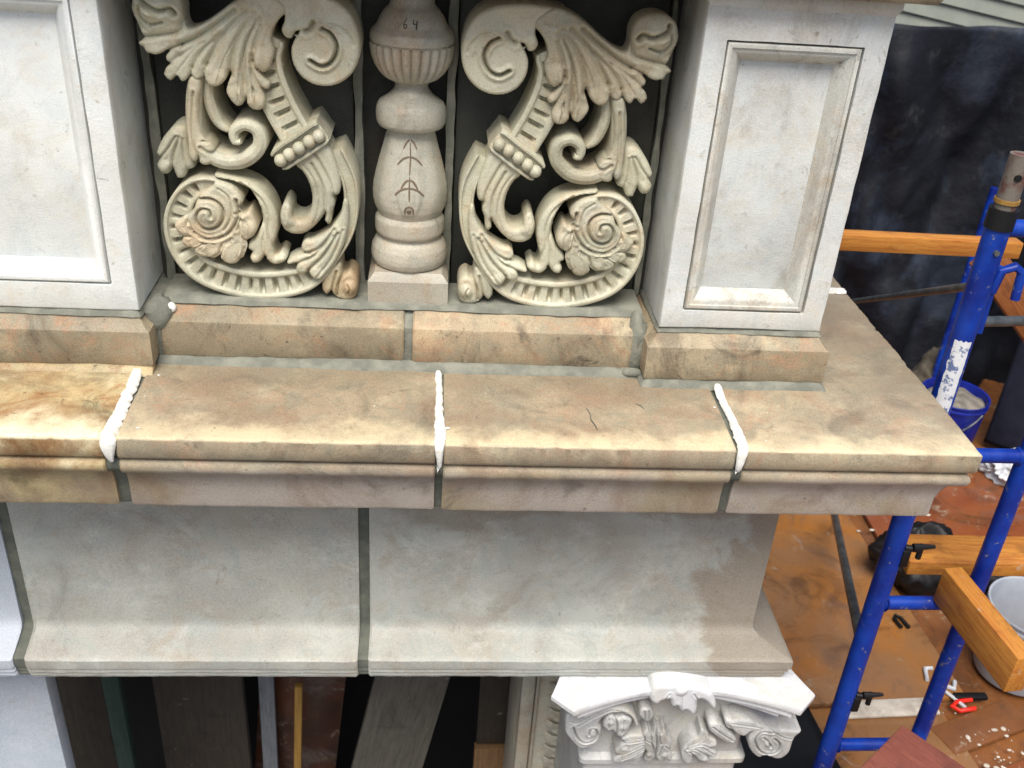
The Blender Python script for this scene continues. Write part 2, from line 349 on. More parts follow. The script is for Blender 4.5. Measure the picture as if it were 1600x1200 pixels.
def sstep(a, b, x):
    t = min(1, max(0, (x - a) / (b - a))); return t * t * (3 - 2 * t)
TG = {'round': np.linspace(-1, 1, 15), 'rail': np.array([-1, -.96, -.86, -.76, -.7, -.64, -.56, -.3, 0, .3, .56, .64, .7, .76, .86, .96, 1]),
      'vein': np.linspace(-1, 1, 17), 'band': np.array([-1, -.97, -.9, -.82, -.74, -.66, -.3, 0, .3, .66, .74, .82, .9, .97, 1]), 'leaf': np.linspace(-1, 1, 13)}
def prof_h(kind, t, s, w_):
    a = abs(t)
    if kind == 'round': return 7 * (1 - a ** 3) - 7 - 2.2 * math.exp(-((a - 0.62) / 0.09) ** 2) * (1 if w_ > 14 else 0)
    if kind == 'rail':
        edge = -2.5 * sstep(0.9, 1.0, a)
        ch = 1 - sstep(0.6, 0.72, a)
        q = (s % 21.0) / 21.0
        bar = 1 - (sstep(0.60, 0.68, q) - sstep(0.92, 1.0, q)) * (1 - sstep(0.40, 0.58, a))
        deep = 4.5 + 13 * (1 - bar) if w_ > 29 else 6
        return edge - ch * deep
    if kind == 'vein': return 11 * (1 - a ** 2.2) - 11 + 1.5 * math.cos(t * 3 * math.pi) - 3 * math.exp(-(t / 0.1) ** 2)
    if kind == 'band': return 2.5 * (1 if 0.72 < a < 0.95 else 0) - 5 * (1 - sstep(0.64, 0.74, a)) - 2 * sstep(0.93, 1, a)
    return 0
def ribbon(mb, pts, kind, back=88, s=1, step=3.5):
    """Carved band in the face plane: (u, v, width, height) in mm, relief height towards the front."""
    C = catmull(pts, step); n = len(C); T = np.gradient(C[:, :2], axis=0); T /= np.linalg.norm(T, axis=1)[:, None]
    N = np.stack([-T[:, 1], T[:, 0]], 1); tg = TG[kind]; m_ = len(tg); S = np.concatenate([[0], np.cumsum(np.hypot(*np.diff(C[:, :2], axis=0).T))])
    vs_ = []
    for i in range(n):
        u, v, w_, h = C[i]; e = min(1, (min(i, n - 1 - i) + 0.6) / 2.5); e = math.sqrt(e)
        row = []
        for t in tg:
            q = t * w_ * 0.5 * (0.72 + 0.28 * e)
            row.append((s * (u + N[i, 0] * q) / 1000, -(h + prof_h(kind, t, S[i], w_) - 3 * (1 - e)) / 1000, (v + N[i, 1] * q) / 1000))
        vs_ += [(row[0][0], back / 1000, row[0][2])] + row + [(row[-1][0], back / 1000, row[-1][2])]
    k = m_ + 2
    fs_ = [(i * k + j, i * k + j + 1, (i + 1) * k + j + 1, (i + 1) * k + j) for i in range(n - 1) for j in range(k - 1)]
    fs_ += [tuple(range(k)), tuple((n - 1) * k + j for j in range(k))]
    mb.add(vs_, fs_)
def leaflet(mb, root, tip, w_, s=1, thick=26):
    u0, v0, _, h0 = root if len(root) == 4 else (*root, 0, 8)
    u1, v1, bend, h1 = tip
    d = np.array([u1 - u0, v1 - v0], float); L = np.hypot(*d); d /= L; nrm = np.array([-d[1], d[0]])
    n = 15; tg = TG['leaf']; vs_ = []; k = len(tg) + 2
    sd = (u0 * 13.7 + v1 * 7.1) % 10
    for i in range(n):
        q = i / (n - 1); c = np.array([u0, v0]) + d * L * q + nrm * bend * math.sin(math.pi * q) * 1.0
        ws = w_ * 0.5 * (0.62 + 0.5 * math.sin(math.pi * min(1, q * 0.92 + 0.05)) ** 1.2) * math.sqrt(max(0.0, 1 - max(0, (q - 0.72) / 0.285) ** 2.0))
        ws = max(ws, 0.6)
        h = h0 + (h1 - h0) * q + 5.0 * math.sin(math.pi * q) - 10 * max(0, q - 0.66) ** 2 / 0.1
        row = []
        for t in tg:
            scal = 1 - 0.10 * abs(math.sin(q * 2.5 * math.pi + (0.9 if t > 0 else 0))) * (abs(t) > 0.6)
            x = c + nrm * t * ws * scal
            hh = h + 7.5 * (1 - abs(t) ** 2.2) - 7.5 - 3.2 * math.exp(-(t / 0.16) ** 2) * (1 - 0.7 * q) + 0.9 * math.cos(t * 4 * math.pi)
            hh += 0.8 * math.sin(x[0] * 0.35 + sd) * math.sin(x[1] * 0.4 + sd)
            row.append((s * x[0] / 1000, -hh / 1000, x[1] / 1000))
        b = -(h - thick) / 1000
        vs_ += [(row[0][0] * 0.7 + s * c[0] / 1000 * 0.3, b, row[0][2] * 0.7 + c[1] / 1000 * 0.3)] + row + [(row[-1][0] * 0.7 + s * c[0] / 1000 * 0.3, b, row[-1][2] * 0.7 + c[1] / 1000 * 0.3)]
    fs_ = [(i * k + j, i * k + (j + 1) % k, (i + 1) * k + (j + 1) % k, (i + 1) * k + j) for i in range(n - 1) for j in range(k)]
    fs_ += [tuple(range(k)), tuple((n - 1) * k + j for j in range(k))]
    mb.add(vs_, fs_)

def seg_dist(G, poly, closed):
    D = np.full(len(G), 1e9); n = len(poly)
    for i in range(n if closed else n - 1):
        a, c = poly[i], poly[(i + 1) % n]; d = c - a; L2 = d @ d + 1e-9
        t = np.clip(((G - a) @ d) / L2, 0, 1); D = np.minimum(D, np.hypot(*(G - a - t[:, None] * d).T))
    return D
def inside(G, poly):
    r = np.zeros(len(G), bool); n = len(poly)
    for i in range(n):
        a, c = poly[i], poly[(i + 1) % n]
        k = (a[1] > G[:, 1]) != (c[1] > G[:, 1])
        x = (c[0] - a[0]) * (G[:, 1] - a[1]) / ((c[1] - a[1]) if abs(c[1] - a[1]) > 1e-9 else 1e-9) + a[0]
        r ^= k & (G[:, 0] < x)
    return r
def closed_curve(P, k=4):
    P = np.array(P, float); out = []; n = len(P)
    for i in range(n):
        a, b_, c, d = P[i - 1], P[i], P[(i + 1) % n], P[(i + 2) % n]
        for j in range(k):
            t = j / k; out.append(0.5 * (2 * b_ + (c - a) * t + (2 * a - 5 * b_ + 4 * c - d) * t * t + (3 * b_ - a - 3 * c + d) * t ** 3))
    return np.array(out)
def relief(mb, outline, h0, bulge, R, grooves, bumps, tilt, thick, s=1, res=1.9):
    """Carved relief: closed outline (mm), rounded edges, incised grooves and raised bumps."""
    P = closed_curve(outline); lo, hi = P.min(0) - res, P.max(0) + res
    nx, ny = int((hi[0] - lo[0]) / res) + 2, int((hi[1] - lo[1]) / res) + 2
    gx, gy = np.meshgrid(lo[0] + np.arange(nx) * res, lo[1] + np.arange(ny) * res, indexing='ij')
    G = np.stack([gx.ravel(), gy.ravel()], 1); ins = inside(G, P); D = seg_dist(G, P, True); sd = np.where(ins, D, -D)
    S = sd.reshape(nx, ny); grx, gry = np.gradient(S, res); gr = np.stack([grx.ravel(), gry.ravel()], 1); gr /= np.maximum(np.hypot(*gr.T), 1e-6)[:, None]
    I = ins.reshape(nx, ny); cell = I[:-1, :-1] | I[1:, :-1] | I[:-1, 1:] | I[1:, 1:]
    Gp = G.copy(); o = ~ins; Gp[o] = G[o] - gr[o] * sd[o][:, None]
    near = ins & (sd < res * 0.35); Gp[near] = G[near] - gr[near] * sd[near][:, None]
    e = np.clip(np.where(ins, sd, 0) / R, 0, 1); H = h0 + bulge * np.sqrt(np.clip(1 - (1 - e) ** 2, 0, 1)) - bulge
    c0 = P.mean(0); H = H + tilt[0] * (Gp[:, 0] - c0[0]) + tilt[1] * (Gp[:, 1] - c0[1])
    for pts, w_, dp in grooves:
        q = catmull([(x, y, 0, 0) for x, y in pts], 4)[:, :2] if len(pts) > 2 else np.array(pts, float)
        d = seg_dist(Gp, q, False); H = H - dp * np.exp(-(d / (w_ * 0.42)) ** 2) + dp * 0.30 * np.exp(-((d - w_ * 1.15) / (w_ * 0.6)) ** 2)
    for x, y, r, a in bumps:
        d = np.hypot(Gp[:, 0] - x, Gp[:, 1] - y) / r; H = H + a * np.clip(1 - d * d, 0, 1) ** 1.3
    idx = -np.ones((nx, ny), int); k = 0; vs_ = []; base = []
    for i, j in zip(*np.nonzero(cell)):
        for a, b_ in ((i, j), (i + 1, j), (i + 1, j + 1), (i, j + 1)):
            if idx[a, b_] < 0:
                q = a * ny + b_; idx[a, b_] = k; k += 1
                vs_.append((s * Gp[q, 0] / 1000, -H[q] / 1000, Gp[q, 1] / 1000))
    fs_ = [(idx[i, j], idx[i + 1, j], idx[i + 1, j + 1], idx[i, j + 1]) for i, j in zip(*np.nonzero(cell))]
    cnt = {}
    for f in fs_:
        for a, b_ in zip(f, f[1:] + f[:1]):
            if (b_, a) in cnt: del cnt[(b_, a)]
            else: cnt[(a, b_)] = 1
    back = {}
    yb = -(h0 - thick) / 1000
    for a, b_ in cnt:
        for v in (a, b_):
            if v not in back: back[v] = len(vs_); vs_.append((vs_[v][0], yb, vs_[v][2]))
    for a, b_ in cnt: fs_.append((b_, a, back[a], back[b_]))
    mb.add(vs_, fs_)
# carved scroll panel, traced in millimetres from the baluster axis and the plinth top
ORN = [
 ('lower_volute','rail',[(118.7,271.3,24.3,-4),(98.6,224.7,24.3,-2),(95.2,180.3,24.3,-2),(104.3,135.2,25.7,0),(130.5,89.5,28.4,0),(165.8,51.8,40.5,0),(203.2,36.4,48.6,0),(257.3,30,51.3,0),(307.5,38.6,50.8,0),(350.7,58.6,48.1,0),(375.9,95.8,45.4,0),(380.7,140.4,41.9,0),(365.6,180.2,36.5,2),(339.6,203.2,30.2,4),(309.6,204.7,26.5,6),(291.3,185.6,23,8)]),
 ('strap','rail',[(206.8,442.1,35.1,-2),(220.4,413.7,45.9,-2),(219.3,381.6,51.3,-2),(204.8,340.4,51.8,-2),(184.5,300.7,51.8,-1),(170.7,273.7,51.3,0)]),
 ('bead_band','band',[(136.3,306.3,40.5,9),(155.2,292.8,40.5,11),(174.2,279.1,40.5,12),(190.7,267.9,40.5,11),(210.3,252.6,37.8,9)]),
 ('bead','bead',[(142.6,299.3,8.6,15)]),
 ('bead','bead',[(157.9,289.7,8.6,15)]),
 ('bead','bead',[(174.3,278.6,8.6,15)]),
 ('bead','bead',[(190,267.6,8.6,15)]),
 ('bead','bead',[(203.9,257.5,8.6,15)]),
 ('small_scroll','round',[(322.9,391.7,18.9,0),(331.6,361.8,23,2),(336.4,326,24.3,3),(336,291.8,24.3,4),(324.8,261.8,23.8,4),(297.2,246.4,23.8,4),(263.5,250.4,23.8,5),(239,272.7,22.7,5),(239.4,298,20,6),(258,308,18.4,7),(275.5,298.3,16.7,8),(275,281.6,13.5,9),(265.8,281.9,9.2,10)]),
 ('small_scroll','round',[(312.6,381.2,16.2,-8),(312.8,340.5,18.4,-6),(302.4,308.8,16.7,-5),(286.8,294.9,10.8,-4)]),
 ('rosette','leaf',[(283.5,139.5,32.4,8),(295.4,75.4,-5,11)]),
 ('rosette','leaf',[(298.4,128.4,24.3,8),(309.9,84.3,-5,12)]),
 ('rosette','leaf',[(314.2,123.1,32.4,8),(344.8,86.3,-5,12)]),
 ('rosette','leaf',[(334.6,126.9,27,8),(370.2,108.2,-5,12)]),
 ('rosette','leaf',[(344.3,139,21.6,7),(378,139.7,-5,12)]),
 ('rosette','leaf',[(274,153.5,27,9),(267.9,115.4,-5,11)]),
]
RELIEF = [
 ('upper_volute',[(189,511.4),(169.5,512.2),(150.2,510.4),(126.3,506.2),(102.7,495.3),(86.6,475.9),(78.4,449.7),(77.6,425.8),(84.7,404.4),(97.9,388),(115.9,377.7),(136.2,374.5),(156.1,379.7),(170.5,391.6),(179,406.7),(181.2,423.9),(177.8,437),(171.6,447.4),(166.1,456.2),(173.6,453.5),(180.5,443.6),(189.6,445.5),(193.8,455.7),(188.5,469.6),(191.4,479.2),(211.4,475.5),(230.2,485.9),(241.4,498.1),(218.4,508.4)],6,7,6,[([(133.8,460.2),(120.7,453.8),(111.9,437.2),(115.2,420.5),(124.8,408.9),(138.2,405.7),(152,413.2)],5.4,15),([(132.4,463.8),(116.3,467),(101.9,461.5),(91.4,450.4),(87,438.3)],4.3,3),([(146.1,468.6),(151.1,459.4),(158.7,455.8)],7,10)],[(140.4,431.5,29.7,3),(182.9,462.3,14.9,6)],(0,0),94),
 ('acanthus_leaf',[(190.4,493.1),(186.4,481.2),(197.1,470.1),(205.6,456.3),(209.4,439.8),(205.6,425.2),(209.3,410.7),(214.1,398.7),(224.8,391.8),(234.2,399.7),(238.8,407.8),(235.7,397.3),(223,383),(214.7,376.3),(218.5,366.5),(229.3,369),(223.7,354.1),(225.4,340.2),(236.7,333.8),(249.1,339.5),(253,353),(258.2,342.5),(267.3,339.1),(275.1,346.4),(282,359.5),(278.4,371.9),(273.4,385.5),(275.7,393.1),(281.3,379.1),(292.6,368.8),(305.1,367.7),(312.2,377.4),(312.2,391.2),(307.8,400.9),(314.6,383.3),(324.7,376.2),(332.1,383.4),(329.7,395),(337.2,379.3),(347.1,372.3),(353.7,381.7),(364.3,373.1),(372.6,381.1),(369.1,391.5),(362.6,398.1),(368,407.6),(355.6,420.6),(342,427.2),(360.1,421.3),(376.7,411.8),(394.4,413.4),(398.5,420.3),(405.9,425.6),(397,434.4),(401.9,449.7),(408.9,474.1),(404.4,492.8),(393.8,505.2),(375.6,510.9),(356.1,508.5),(341.5,498.4),(335.6,482.1),(335.8,463.1),(330.9,451.4),(315.4,454.9),(296.7,465.9),(277.7,480.2),(256.4,495.4),(235.8,505.2),(213.5,509.3)],9,6,5,[([(253,353),(253.9,398.2),(244.9,439.2),(224.1,471.5)],8.1,6),([(273.4,385.5),(267.1,418.5),(250.5,453.9),(230.8,478.9)],8.1,6),([(307.8,400.9),(290.6,429.5),(266.1,460.7),(243.1,479.6)],8.6,7),([(342,427.2),(317.3,439.3),(284.7,461.7),(260.3,480.5)],8.1,9),([(329.7,395),(309,423.1),(281.1,448.3)],6.5,4),([(238.8,407.8),(235.1,431.5),(223.9,459.7)],7,6),([(362.6,398.1),(340.5,414.9),(310.4,432.9)],5.9,3),([(229.3,369),(239.1,387.5),(240.2,417.2)],5.4,4),([(238.5,336.9),(240.9,367.6)],3.8,2.5),([(264.9,344.6),(259.4,388.5),(247.6,432.1),(229.2,469.4)],2.2,2.5),([(294.2,372.7),(283.2,404.6),(261.6,442.5)],2.2,2.5),([(353.1,385.7),(327.6,416.7),(294.1,444.2)],2.2,2),([(237,339.4),(240.9,367.6),(242,397.6)],2.2,2),([(346.4,472),(352.5,479.5),(367.9,476.2),(389.1,486.1),(390.4,494.4)],7,14),([(365.1,459.9),(383.3,456),(396.6,468.7),(395.8,482.9)],4.3,7),([(335.8,463.1),(344.1,446.8),(367.7,440.2),(396.4,434.9)],6.5,6),([(401.3,471.3),(393,458.9),(383.9,451.2)],4.3,4)],[(372.2,481.7,40.5,16),(382.4,471.5,13.5,8),(363.1,493,18.9,5),(226.9,411.6,18.9,5),(291.1,377.6,18.9,4),(262.5,356,18.9,4),(354.4,385.7,21.6,3),(383.6,417.1,16.2,5),(235.1,347,16.2,4)],(0,0),46),
 ('stalk_leaf',[(310,226.7),(280.9,222.1),(254.8,214.3),(235.1,199.6),(221.3,177.1),(215.2,151.2),(218.8,125.2),(225.4,105),(221.7,88.5),(211.5,94.9),(202.9,86.9),(210.9,77),(225.7,72.8),(236.7,81),(240.1,87.7),(249.4,76.7),(260.4,75.3),(264.3,85),(260.6,95),(267.3,100.1),(264,112.4),(252.6,123.1),(244.7,137.3),(240.2,152.2),(244,178),(251.7,195.2),(263,206.3),(284.2,216.1),(308,219.9)],6,9,8,[([(225.9,105),(232.3,128.7),(229.9,157.5),(240.8,189.2),(270.9,214.2)],4.3,3),([(240,84.7),(242,111.5),(237.3,140.5),(242.1,175.1)],4.3,3)],[(258.3,82.4,10.8,3),(210.8,85.1,9.7,4)],(0,0),60),
 ('rosette',[(308.3,217.2),(287.4,210.7),(274.5,199),(268.3,184.7),(275.3,174.2),(268.9,164.2),(258.9,168.7),(250.7,154),(248.6,137.5),(258.1,123.3),(269.8,115.5),(268.7,106),(280.4,91.6),(281.3,81.8),(290.5,74),(302.4,75),(311.9,83.8),(312.9,90.5),(323.7,86.4),(339.9,84.9),(353.1,92),(354.7,102.5),(364.1,100.8),(373.4,110.1),(369.2,120.9),(378.3,128.6),(381.8,141),(367.7,151.5),(358.6,158.4),(347.7,169.5),(342.5,183.5),(335.2,194.5),(323.4,202.5),(314.6,209.1)],12,8,6,[([(278.8,187.9),(277.6,158),(297.1,128.3),(330,117.9),(354.6,133.5),(359.8,159.9),(344.8,182.2),(322.3,188.3),(304.3,177.7),(301,157.5),(312.3,140.6),(329.4,136),(342.3,144.7),(343.2,160.7),(333.7,171.7),(321.6,169.8),(319.9,159.7)],4.6,7),([(275.3,174.2),(274,153.5),(281.1,136.5)],4.3,4),([(269.8,115.5),(276.1,130.4),(274,153.5)],4.9,4),([(312.9,90.5),(306,108.1),(291,119.3)],4.9,5),([(354.7,102.5),(342.1,109.5),(322.5,110.2)],4.3,4),([(369.2,120.9),(357.4,121.9)],3.8,3),([(268.9,164.2),(281,165.3)],4.3,5),([(306.8,206),(290.7,191.3),(288.4,159.9),(302,134.4)],3.2,2.5),([(268.5,153.3),(261.4,141.5),(262.7,127)],3.2,2)],[(325.8,161.4,27,9),(293.4,95.7,18.9,3),(258.9,138.5,16.2,5)],(0,0),60),
 ('arc_leaf',[(106.7,191.9),(113.8,164.1),(134.9,136.4),(158.9,121.4),(170.4,119.8),(177.8,111.4),(176.6,101),(165.7,98.2),(174.7,95.6),(191.7,89.4),(203.5,79.7),(199.9,74.8),(186.9,77.9),(189,67.2),(184.7,61),(173.6,60.6),(167.6,67.6),(166,57.3),(158.9,51),(148.6,50.6),(139.2,59.9),(122,83.2),(108.6,112.2),(100.7,143.7),(98.2,172),(100.1,188.9)],8,7,7,[([(165.7,98.2),(145.8,110.7),(122.4,141.7)],4.9,5),([(186.9,77.9),(154.9,96.3),(125.7,130.3)],4.9,4),([(167.6,67.6),(141.1,95.8),(117.3,135.7)],4.9,5),([(154.5,54.4),(127.6,92.3),(108.9,141.1)],3.8,3)],[(178.5,70.4,16.2,3),(154.2,60.5,13.5,3)],(0,0),40),
 ('husk_leaf',[(131.1,282.5),(117.5,252.6),(111.1,222.5),(113.6,202.8),(122.4,197),(121.2,183.6),(125.9,169.7),(128.1,153.4),(134,147.9),(138.4,156.1),(137.3,167.9),(151.3,148.6),(171.3,131.5),(191.7,128.8),(207.4,138.7),(211.3,159.6),(207.3,176.5),(199.5,182.9),(192.4,173.6),(191.3,158.8),(178.6,153.1),(165,163.4),(158.3,185.7),(159.6,208.1),(168.6,232.6),(182.9,248.7),(176.6,263.2),(152.2,278.1)],6,9,9,[([(122.4,197),(129,223.2),(143.1,253.7),(152.6,270.2)],4.9,4),([(138.3,159.5),(136.5,182),(140,215.5),(156.4,251.6)],4.3,4),([(199.6,181.8),(203.3,150.7)],3.2,2),([(157.2,148.8),(147.2,182.4),(152.9,221.5),(169.7,249.5)],3.2,2)],[(200.1,156.3,16.2,5)],(0,0),70),
 ('small_leaf',[(337.4,377.3),(343.8,341.9),(348.3,305.6),(348.5,273.6),(348.6,254.7),(340.6,245.6),(333.8,253.5),(332.3,243.6),(322.4,240.7),(311.9,248.2),(316.9,260.9),(307.8,266.4),(314,277.5),(323.3,287.2),(327.2,309.9),(325.2,341),(319,376.4)],6,7,7,[([(333.8,253.5),(338.8,278.6),(337.6,315.6),(332.2,356.8)],3.8,4),([(316.9,260.9),(329.2,270.1)],4.3,6),([(314,277.5),(325.3,280.6)],3.2,4)],[],(0,0),50),
 ('hanging_bud',[(351.4,295.2),(368.7,298.6),(387.8,280.8),(401.9,255.7),(398.9,244.3),(404.3,232.4),(397.9,219.6),(386.9,220.5),(380.3,229.7),(377.4,222.9),(373.8,212.7),(362.6,215.3),(356.3,227),(345.2,232.1),(345.3,246.4),(348.6,268.2)],-6,10,10,[([(380.3,229.7),(374.6,253.1),(363.6,282.4)],4.3,4),([(398.9,244.3),(383.7,261.7),(368.9,282.6)],3.8,4),([(356.3,227),(359.7,249.7),(358.7,279.5)],3.8,3)],[(390.3,231.8,13.5,4)],(0,0),60),
 ('foot_bud',[(114.6,77),(128.6,71.5),(142,54),(147.7,35.9),(146.5,23),(139.8,16.6),(132.2,21.9),(123.1,12.9),(109.4,6.2),(92.9,10.6),(86.1,27.6),(88.1,50.5),(99.3,60.8),(111.7,55.9)],-2,9,9,[([(132.2,21.9),(127.3,41.3),(122.2,62.3)],3.8,5),([(111.7,55.9),(119.7,38),(121.5,16.5)],4.3,6),([(103.8,38.9),(99.9,31.1),(103.1,22.1)],3.2,4)],[(99.9,32.7,14.9,8)],(0,0),60),
]
CAP = [
 ('fleuron',[(-9.9,249.2),(-41.5,249.3),(-63.2,243.9),(-70.5,220.1),(-66.1,197.9),(-51.5,188.5),(-38.7,201.5),(-26.7,201.5),(-18.3,180.9),(-7.8,182.7),(3.1,163.8),(11.4,171.3),(28.6,156.1),(36,169.3),(33.6,201.3),(47.6,197.5),(69.2,173),(75.7,182.4),(67.2,208.6),(56.1,227.2),(21.7,241.9)],24,13,12,[([(-38.7,201.5),(-29.9,223.7)],3,4),([(33.6,201.3),(19.3,223.6)],3,4),([(2.5,167.6),(-4.9,216.3)],2.5,3)],[(-7.1,231,14,5)],(0,0),70),
 ('corner_volute',[(-235.5,151.8),(-235.2,117.6),(-231.7,96.3),(-218.1,74.6),(-198.8,51.3),(-181.9,52.5),(-165.9,63.3),(-157.5,90.4),(-157.9,111.8),(-164.4,127.8),(-156.1,146.2),(-138.8,157.9),(-116.5,157.8),(-96.8,142),(-86.1,116.8),(-79.6,117.8),(-89.6,144.3),(-110.2,167.5),(-141,176.1),(-166.1,169.8),(-190.7,156.8),(-216.1,151.7)],16,7,6,[([(-218.4,117.5),(-208.1,88),(-191.3,70.3),(-172.9,75.6),(-165.3,93.1),(-170.9,110.6),(-181.1,109.3),(-182.3,93.2)],4,7),([(-209.1,117.5),(-188.5,135.9),(-164.4,154.1),(-139.9,167.1),(-109.2,159.1)],3,3.5),([(-227.4,133.4),(-213.8,128.1),(-196.5,141.2)],3,3)],[(-178.8,95.9,9,4)],(0,0),70),
 ('corner_volute',[(275.4,97.6),(265,79.3),(264.1,56.2),(262.4,32.8),(249.4,15.2),(233,14.8),(212,26.8),(199.7,18.1),(184.8,29.1),(171.1,49.7),(164.5,74.3),(167.4,100),(153.9,85.8),(137.6,91.7),(121.5,108.8),(110.5,125.7),(132.6,136.2),(165.6,131),(199.3,112.5),(231.1,105.3),(270.6,100.8)],16,7,6,[([(214.5,96.8),(187.6,99.9),(179.4,74.2),(194.6,42.2),(217.2,31.8),(234.3,38.9),(236.1,60.8),(220,79.6)],4,7),([(195,82.7),(210,68.2),(218.3,52.2)],4,6),([(206.2,108.3),(235.2,85.3),(259.4,76.5)],3,4),([(118.5,125.7),(147.6,119.9),(181.1,112.7)],3,3)],[(208.9,63.9,10,4)],(0,0),70),
 ('bell_leaf',[(-151.5,138.3),(-139.7,148.8),(-127.4,139.5),(-113,144.7),(-96,135.4),(-96.5,116.8),(-102.3,95.4),(-113,82),(-124.7,92.9),(-132.6,103.7),(-142.9,103.7),(-154.8,117.1)],14,6,5,[([(-130.6,143.5),(-124.7,117),(-122.8,92.8)],3,6),([(-111.9,135.5),(-111.8,95.5)],2.5,3),([(-146.2,140.9),(-141.7,109.1)],2.5,3)],[(-141,127.7,9,3),(-111.2,114.2,11,4)],(0,0),60),
 ('bell_leaf',[(-64.5,81.6),(-81,84.4),(-95.9,81.8),(-110.9,72.4),(-100.1,61.4),(-107.8,54.6),(-119.6,33.2),(-110.7,22.8),(-97.8,26.9),(-113.8,15.9),(-119.9,2.5),(-106.6,-3.8),(-88.9,1.6),(-71.2,7.1),(-58.7,15.3),(-53.5,34.8),(-55.9,59.7)],10,6,5,[([(-100.1,61.4),(-84,62.7),(-63.7,68)],3,6),([(-97.8,26.9),(-82.8,37.9),(-61.9,54.3)],3,6),([(-96.8,73.7),(-72.2,74.9)],2,3),([(-102.1,7.4),(-78.7,21.1),(-59.7,37.7)],2.5,4)],[(-98.5,40.8,9,3)],(0,0),60),
 ('bell_leaf',[(-54.9,95.1),(-63.5,81.6),(-56.4,63.8),(-57.2,40.4),(-48,25),(-51,1.2),(-35.3,-7.4),(-27.9,9.4),(-15.7,-7.7),(-5.1,6.4),(6.5,-6.5),(10.3,14.7),(-0.4,34.3),(4.1,56.5),(-8.1,74.4),(-18.7,94.8),(-28.2,81.3),(-39.2,105.8),(-46.4,81.5)],6,6,5,[([(-38.9,103.1),(-30.5,56.7),(-26.9,9.4)],3,6),([(-56.4,63.8),(-40.4,51.3),(-28.2,12.2)],3,5),([(-0.4,34.3),(-14.5,45.6),(-20.5,12.2)],3,5),([(-28.2,81.3),(-21.1,51.2)],2.5,4),([(-46.4,81.5),(-40.7,54.1)],2.5,4)],[(-43.6,18,9,3),(-8.6,17.7,9,3)],(0,0),60),
 ('bell_leaf',[(-79.5,160.3),(-80.1,143.2),(-69,130),(-56.3,127.2),(-49.7,140.5),(-54.8,157.6),(-69,165.5)],10,6,5,[([(-71.8,159),(-66.5,132.6)],2.5,4),([(-62.5,158.9),(-58.8,131.2)],2.5,4)],[],(0,0),60),
 ('bell_leaf',[(73.2,116.1),(87.5,120.2),(106.9,106),(126,88.9),(140.8,68.7),(138,55.8),(123.2,58.8),(107.3,69),(88.4,84.9),(76.2,97.7)],10,6,5,[([(81.4,109),(107.3,86.2),(133.1,65.9)],3,5),([(92.7,113.2),(132.6,80.3)],2.5,3)],[],(0,0),60),
 ('bell_leaf',[(105.5,131.3),(125.5,131.2),(149.1,117.1),(157.3,94.4),(147,84.5),(129.3,98.8),(111.5,108.8)],12,6,5,[([(114.5,125.7),(149.7,97.3)],3,5)],[],(0,0),60),
 ('bell_leaf',[(30,46.5),(42.3,65.2),(55.8,75.1),(60.2,97.8),(75.9,87.8),(82.5,72.1),(98.4,61.9),(101.9,44.5),(86.3,43.2),(105.2,25.5),(104.7,12.2),(86.8,15.4),(72.9,25.8),(94.2,2),(88.7,-8.3),(69.8,0.8),(53.4,20.1),(55.9,-2),(46,-10.8),(32.7,2.6),(27,26.2)],8,6,5,[([(86.3,43.2),(66.6,52),(36,40.7)],3,6),([(72.9,25.8),(56.7,37.6),(36.4,37.8)],3,6),([(53.4,20.1),(41.4,31.9)],3,5),([(78.1,80.7),(62.7,63.6),(42.7,49.3)],2.5,4),([(100.4,19.6),(72.5,40.4)],2.5,3)],[(93,51.8,9,3),(82.4,5.1,8,3)],(0,0),60),
]

# ================================================================ large structure
g = MB(); g.box(-60, 60, -60, 60, -4.7, -4.5); struct(g.build('ground', M['concrete']))

def coping_profile(back, top=0.0):
    return [(back, top + 0.002), (0.09, top + 0.001), (0.03, top), (0.006, top - 0.0005), (0.002, top - 0.0015), (0.0, top - 0.004), (0.0, top - 0.02), (0.0, top - 0.034), (0.003, top - 0.039), (0.011, top - 0.041), (0.012, top - 0.045),
            (0.006, top - 0.048), (0.003, top - 0.054), (0.003, top - 0.061), (0.006, top - 0.068), (0.012, top - 0.073), (0.019, top - 0.076), (0.026, top - 0.084), (0.031, top - 0.097), (0.035, top - 0.115),
            (0.036, top - 0.150), (0.039, top - 0.156), (back, top - 0.156)]
cop = thing('cornice', 'moulded buff cornice ledge with white sealed joints running under the piers', 'cornice')
mb = MB(); sweep(mb, [(-1.02, -0.002), (-0.517, -0.002)], coping_profile(0.36, 0.003), jit=0.001, chip=0.0018, seed=1)
o = mb.build('coping_stone', M['buff_stained'], cop); o['label'] = 'stained yellow coping stone at the left end'
mb = MB(); sweep(mb, [(-0.497, 0), (-0.009, 0)], coping_profile(0.36), jit=0.001, chip=0.0018, seed=2); mb.build('coping_stone', M['buff'], cop)
mb = MB(); sweep(mb, [(0.004, 0), (0.474, 0)], coping_profile(0.36, -0.001), jit=0.001, chip=0.0018, seed=3); mb.build('coping_stone', M['buff'], cop)
mb = MB(); sweep(mb, [(0.490, 0), (0.885, 0), (0.885, 0.625)], coping_profile(0.36), jit=0.001, chip=0.0015, seed=4); mb.build('coping_stone', M['buff'], cop)
mb = MB(); sweep(mb, [(0.885, 0.645), (0.885, 1.15)], coping_profile(0.36), jit=0.001, chip=0.0015, seed=5); mb.build('coping_stone', M['buff'], cop)
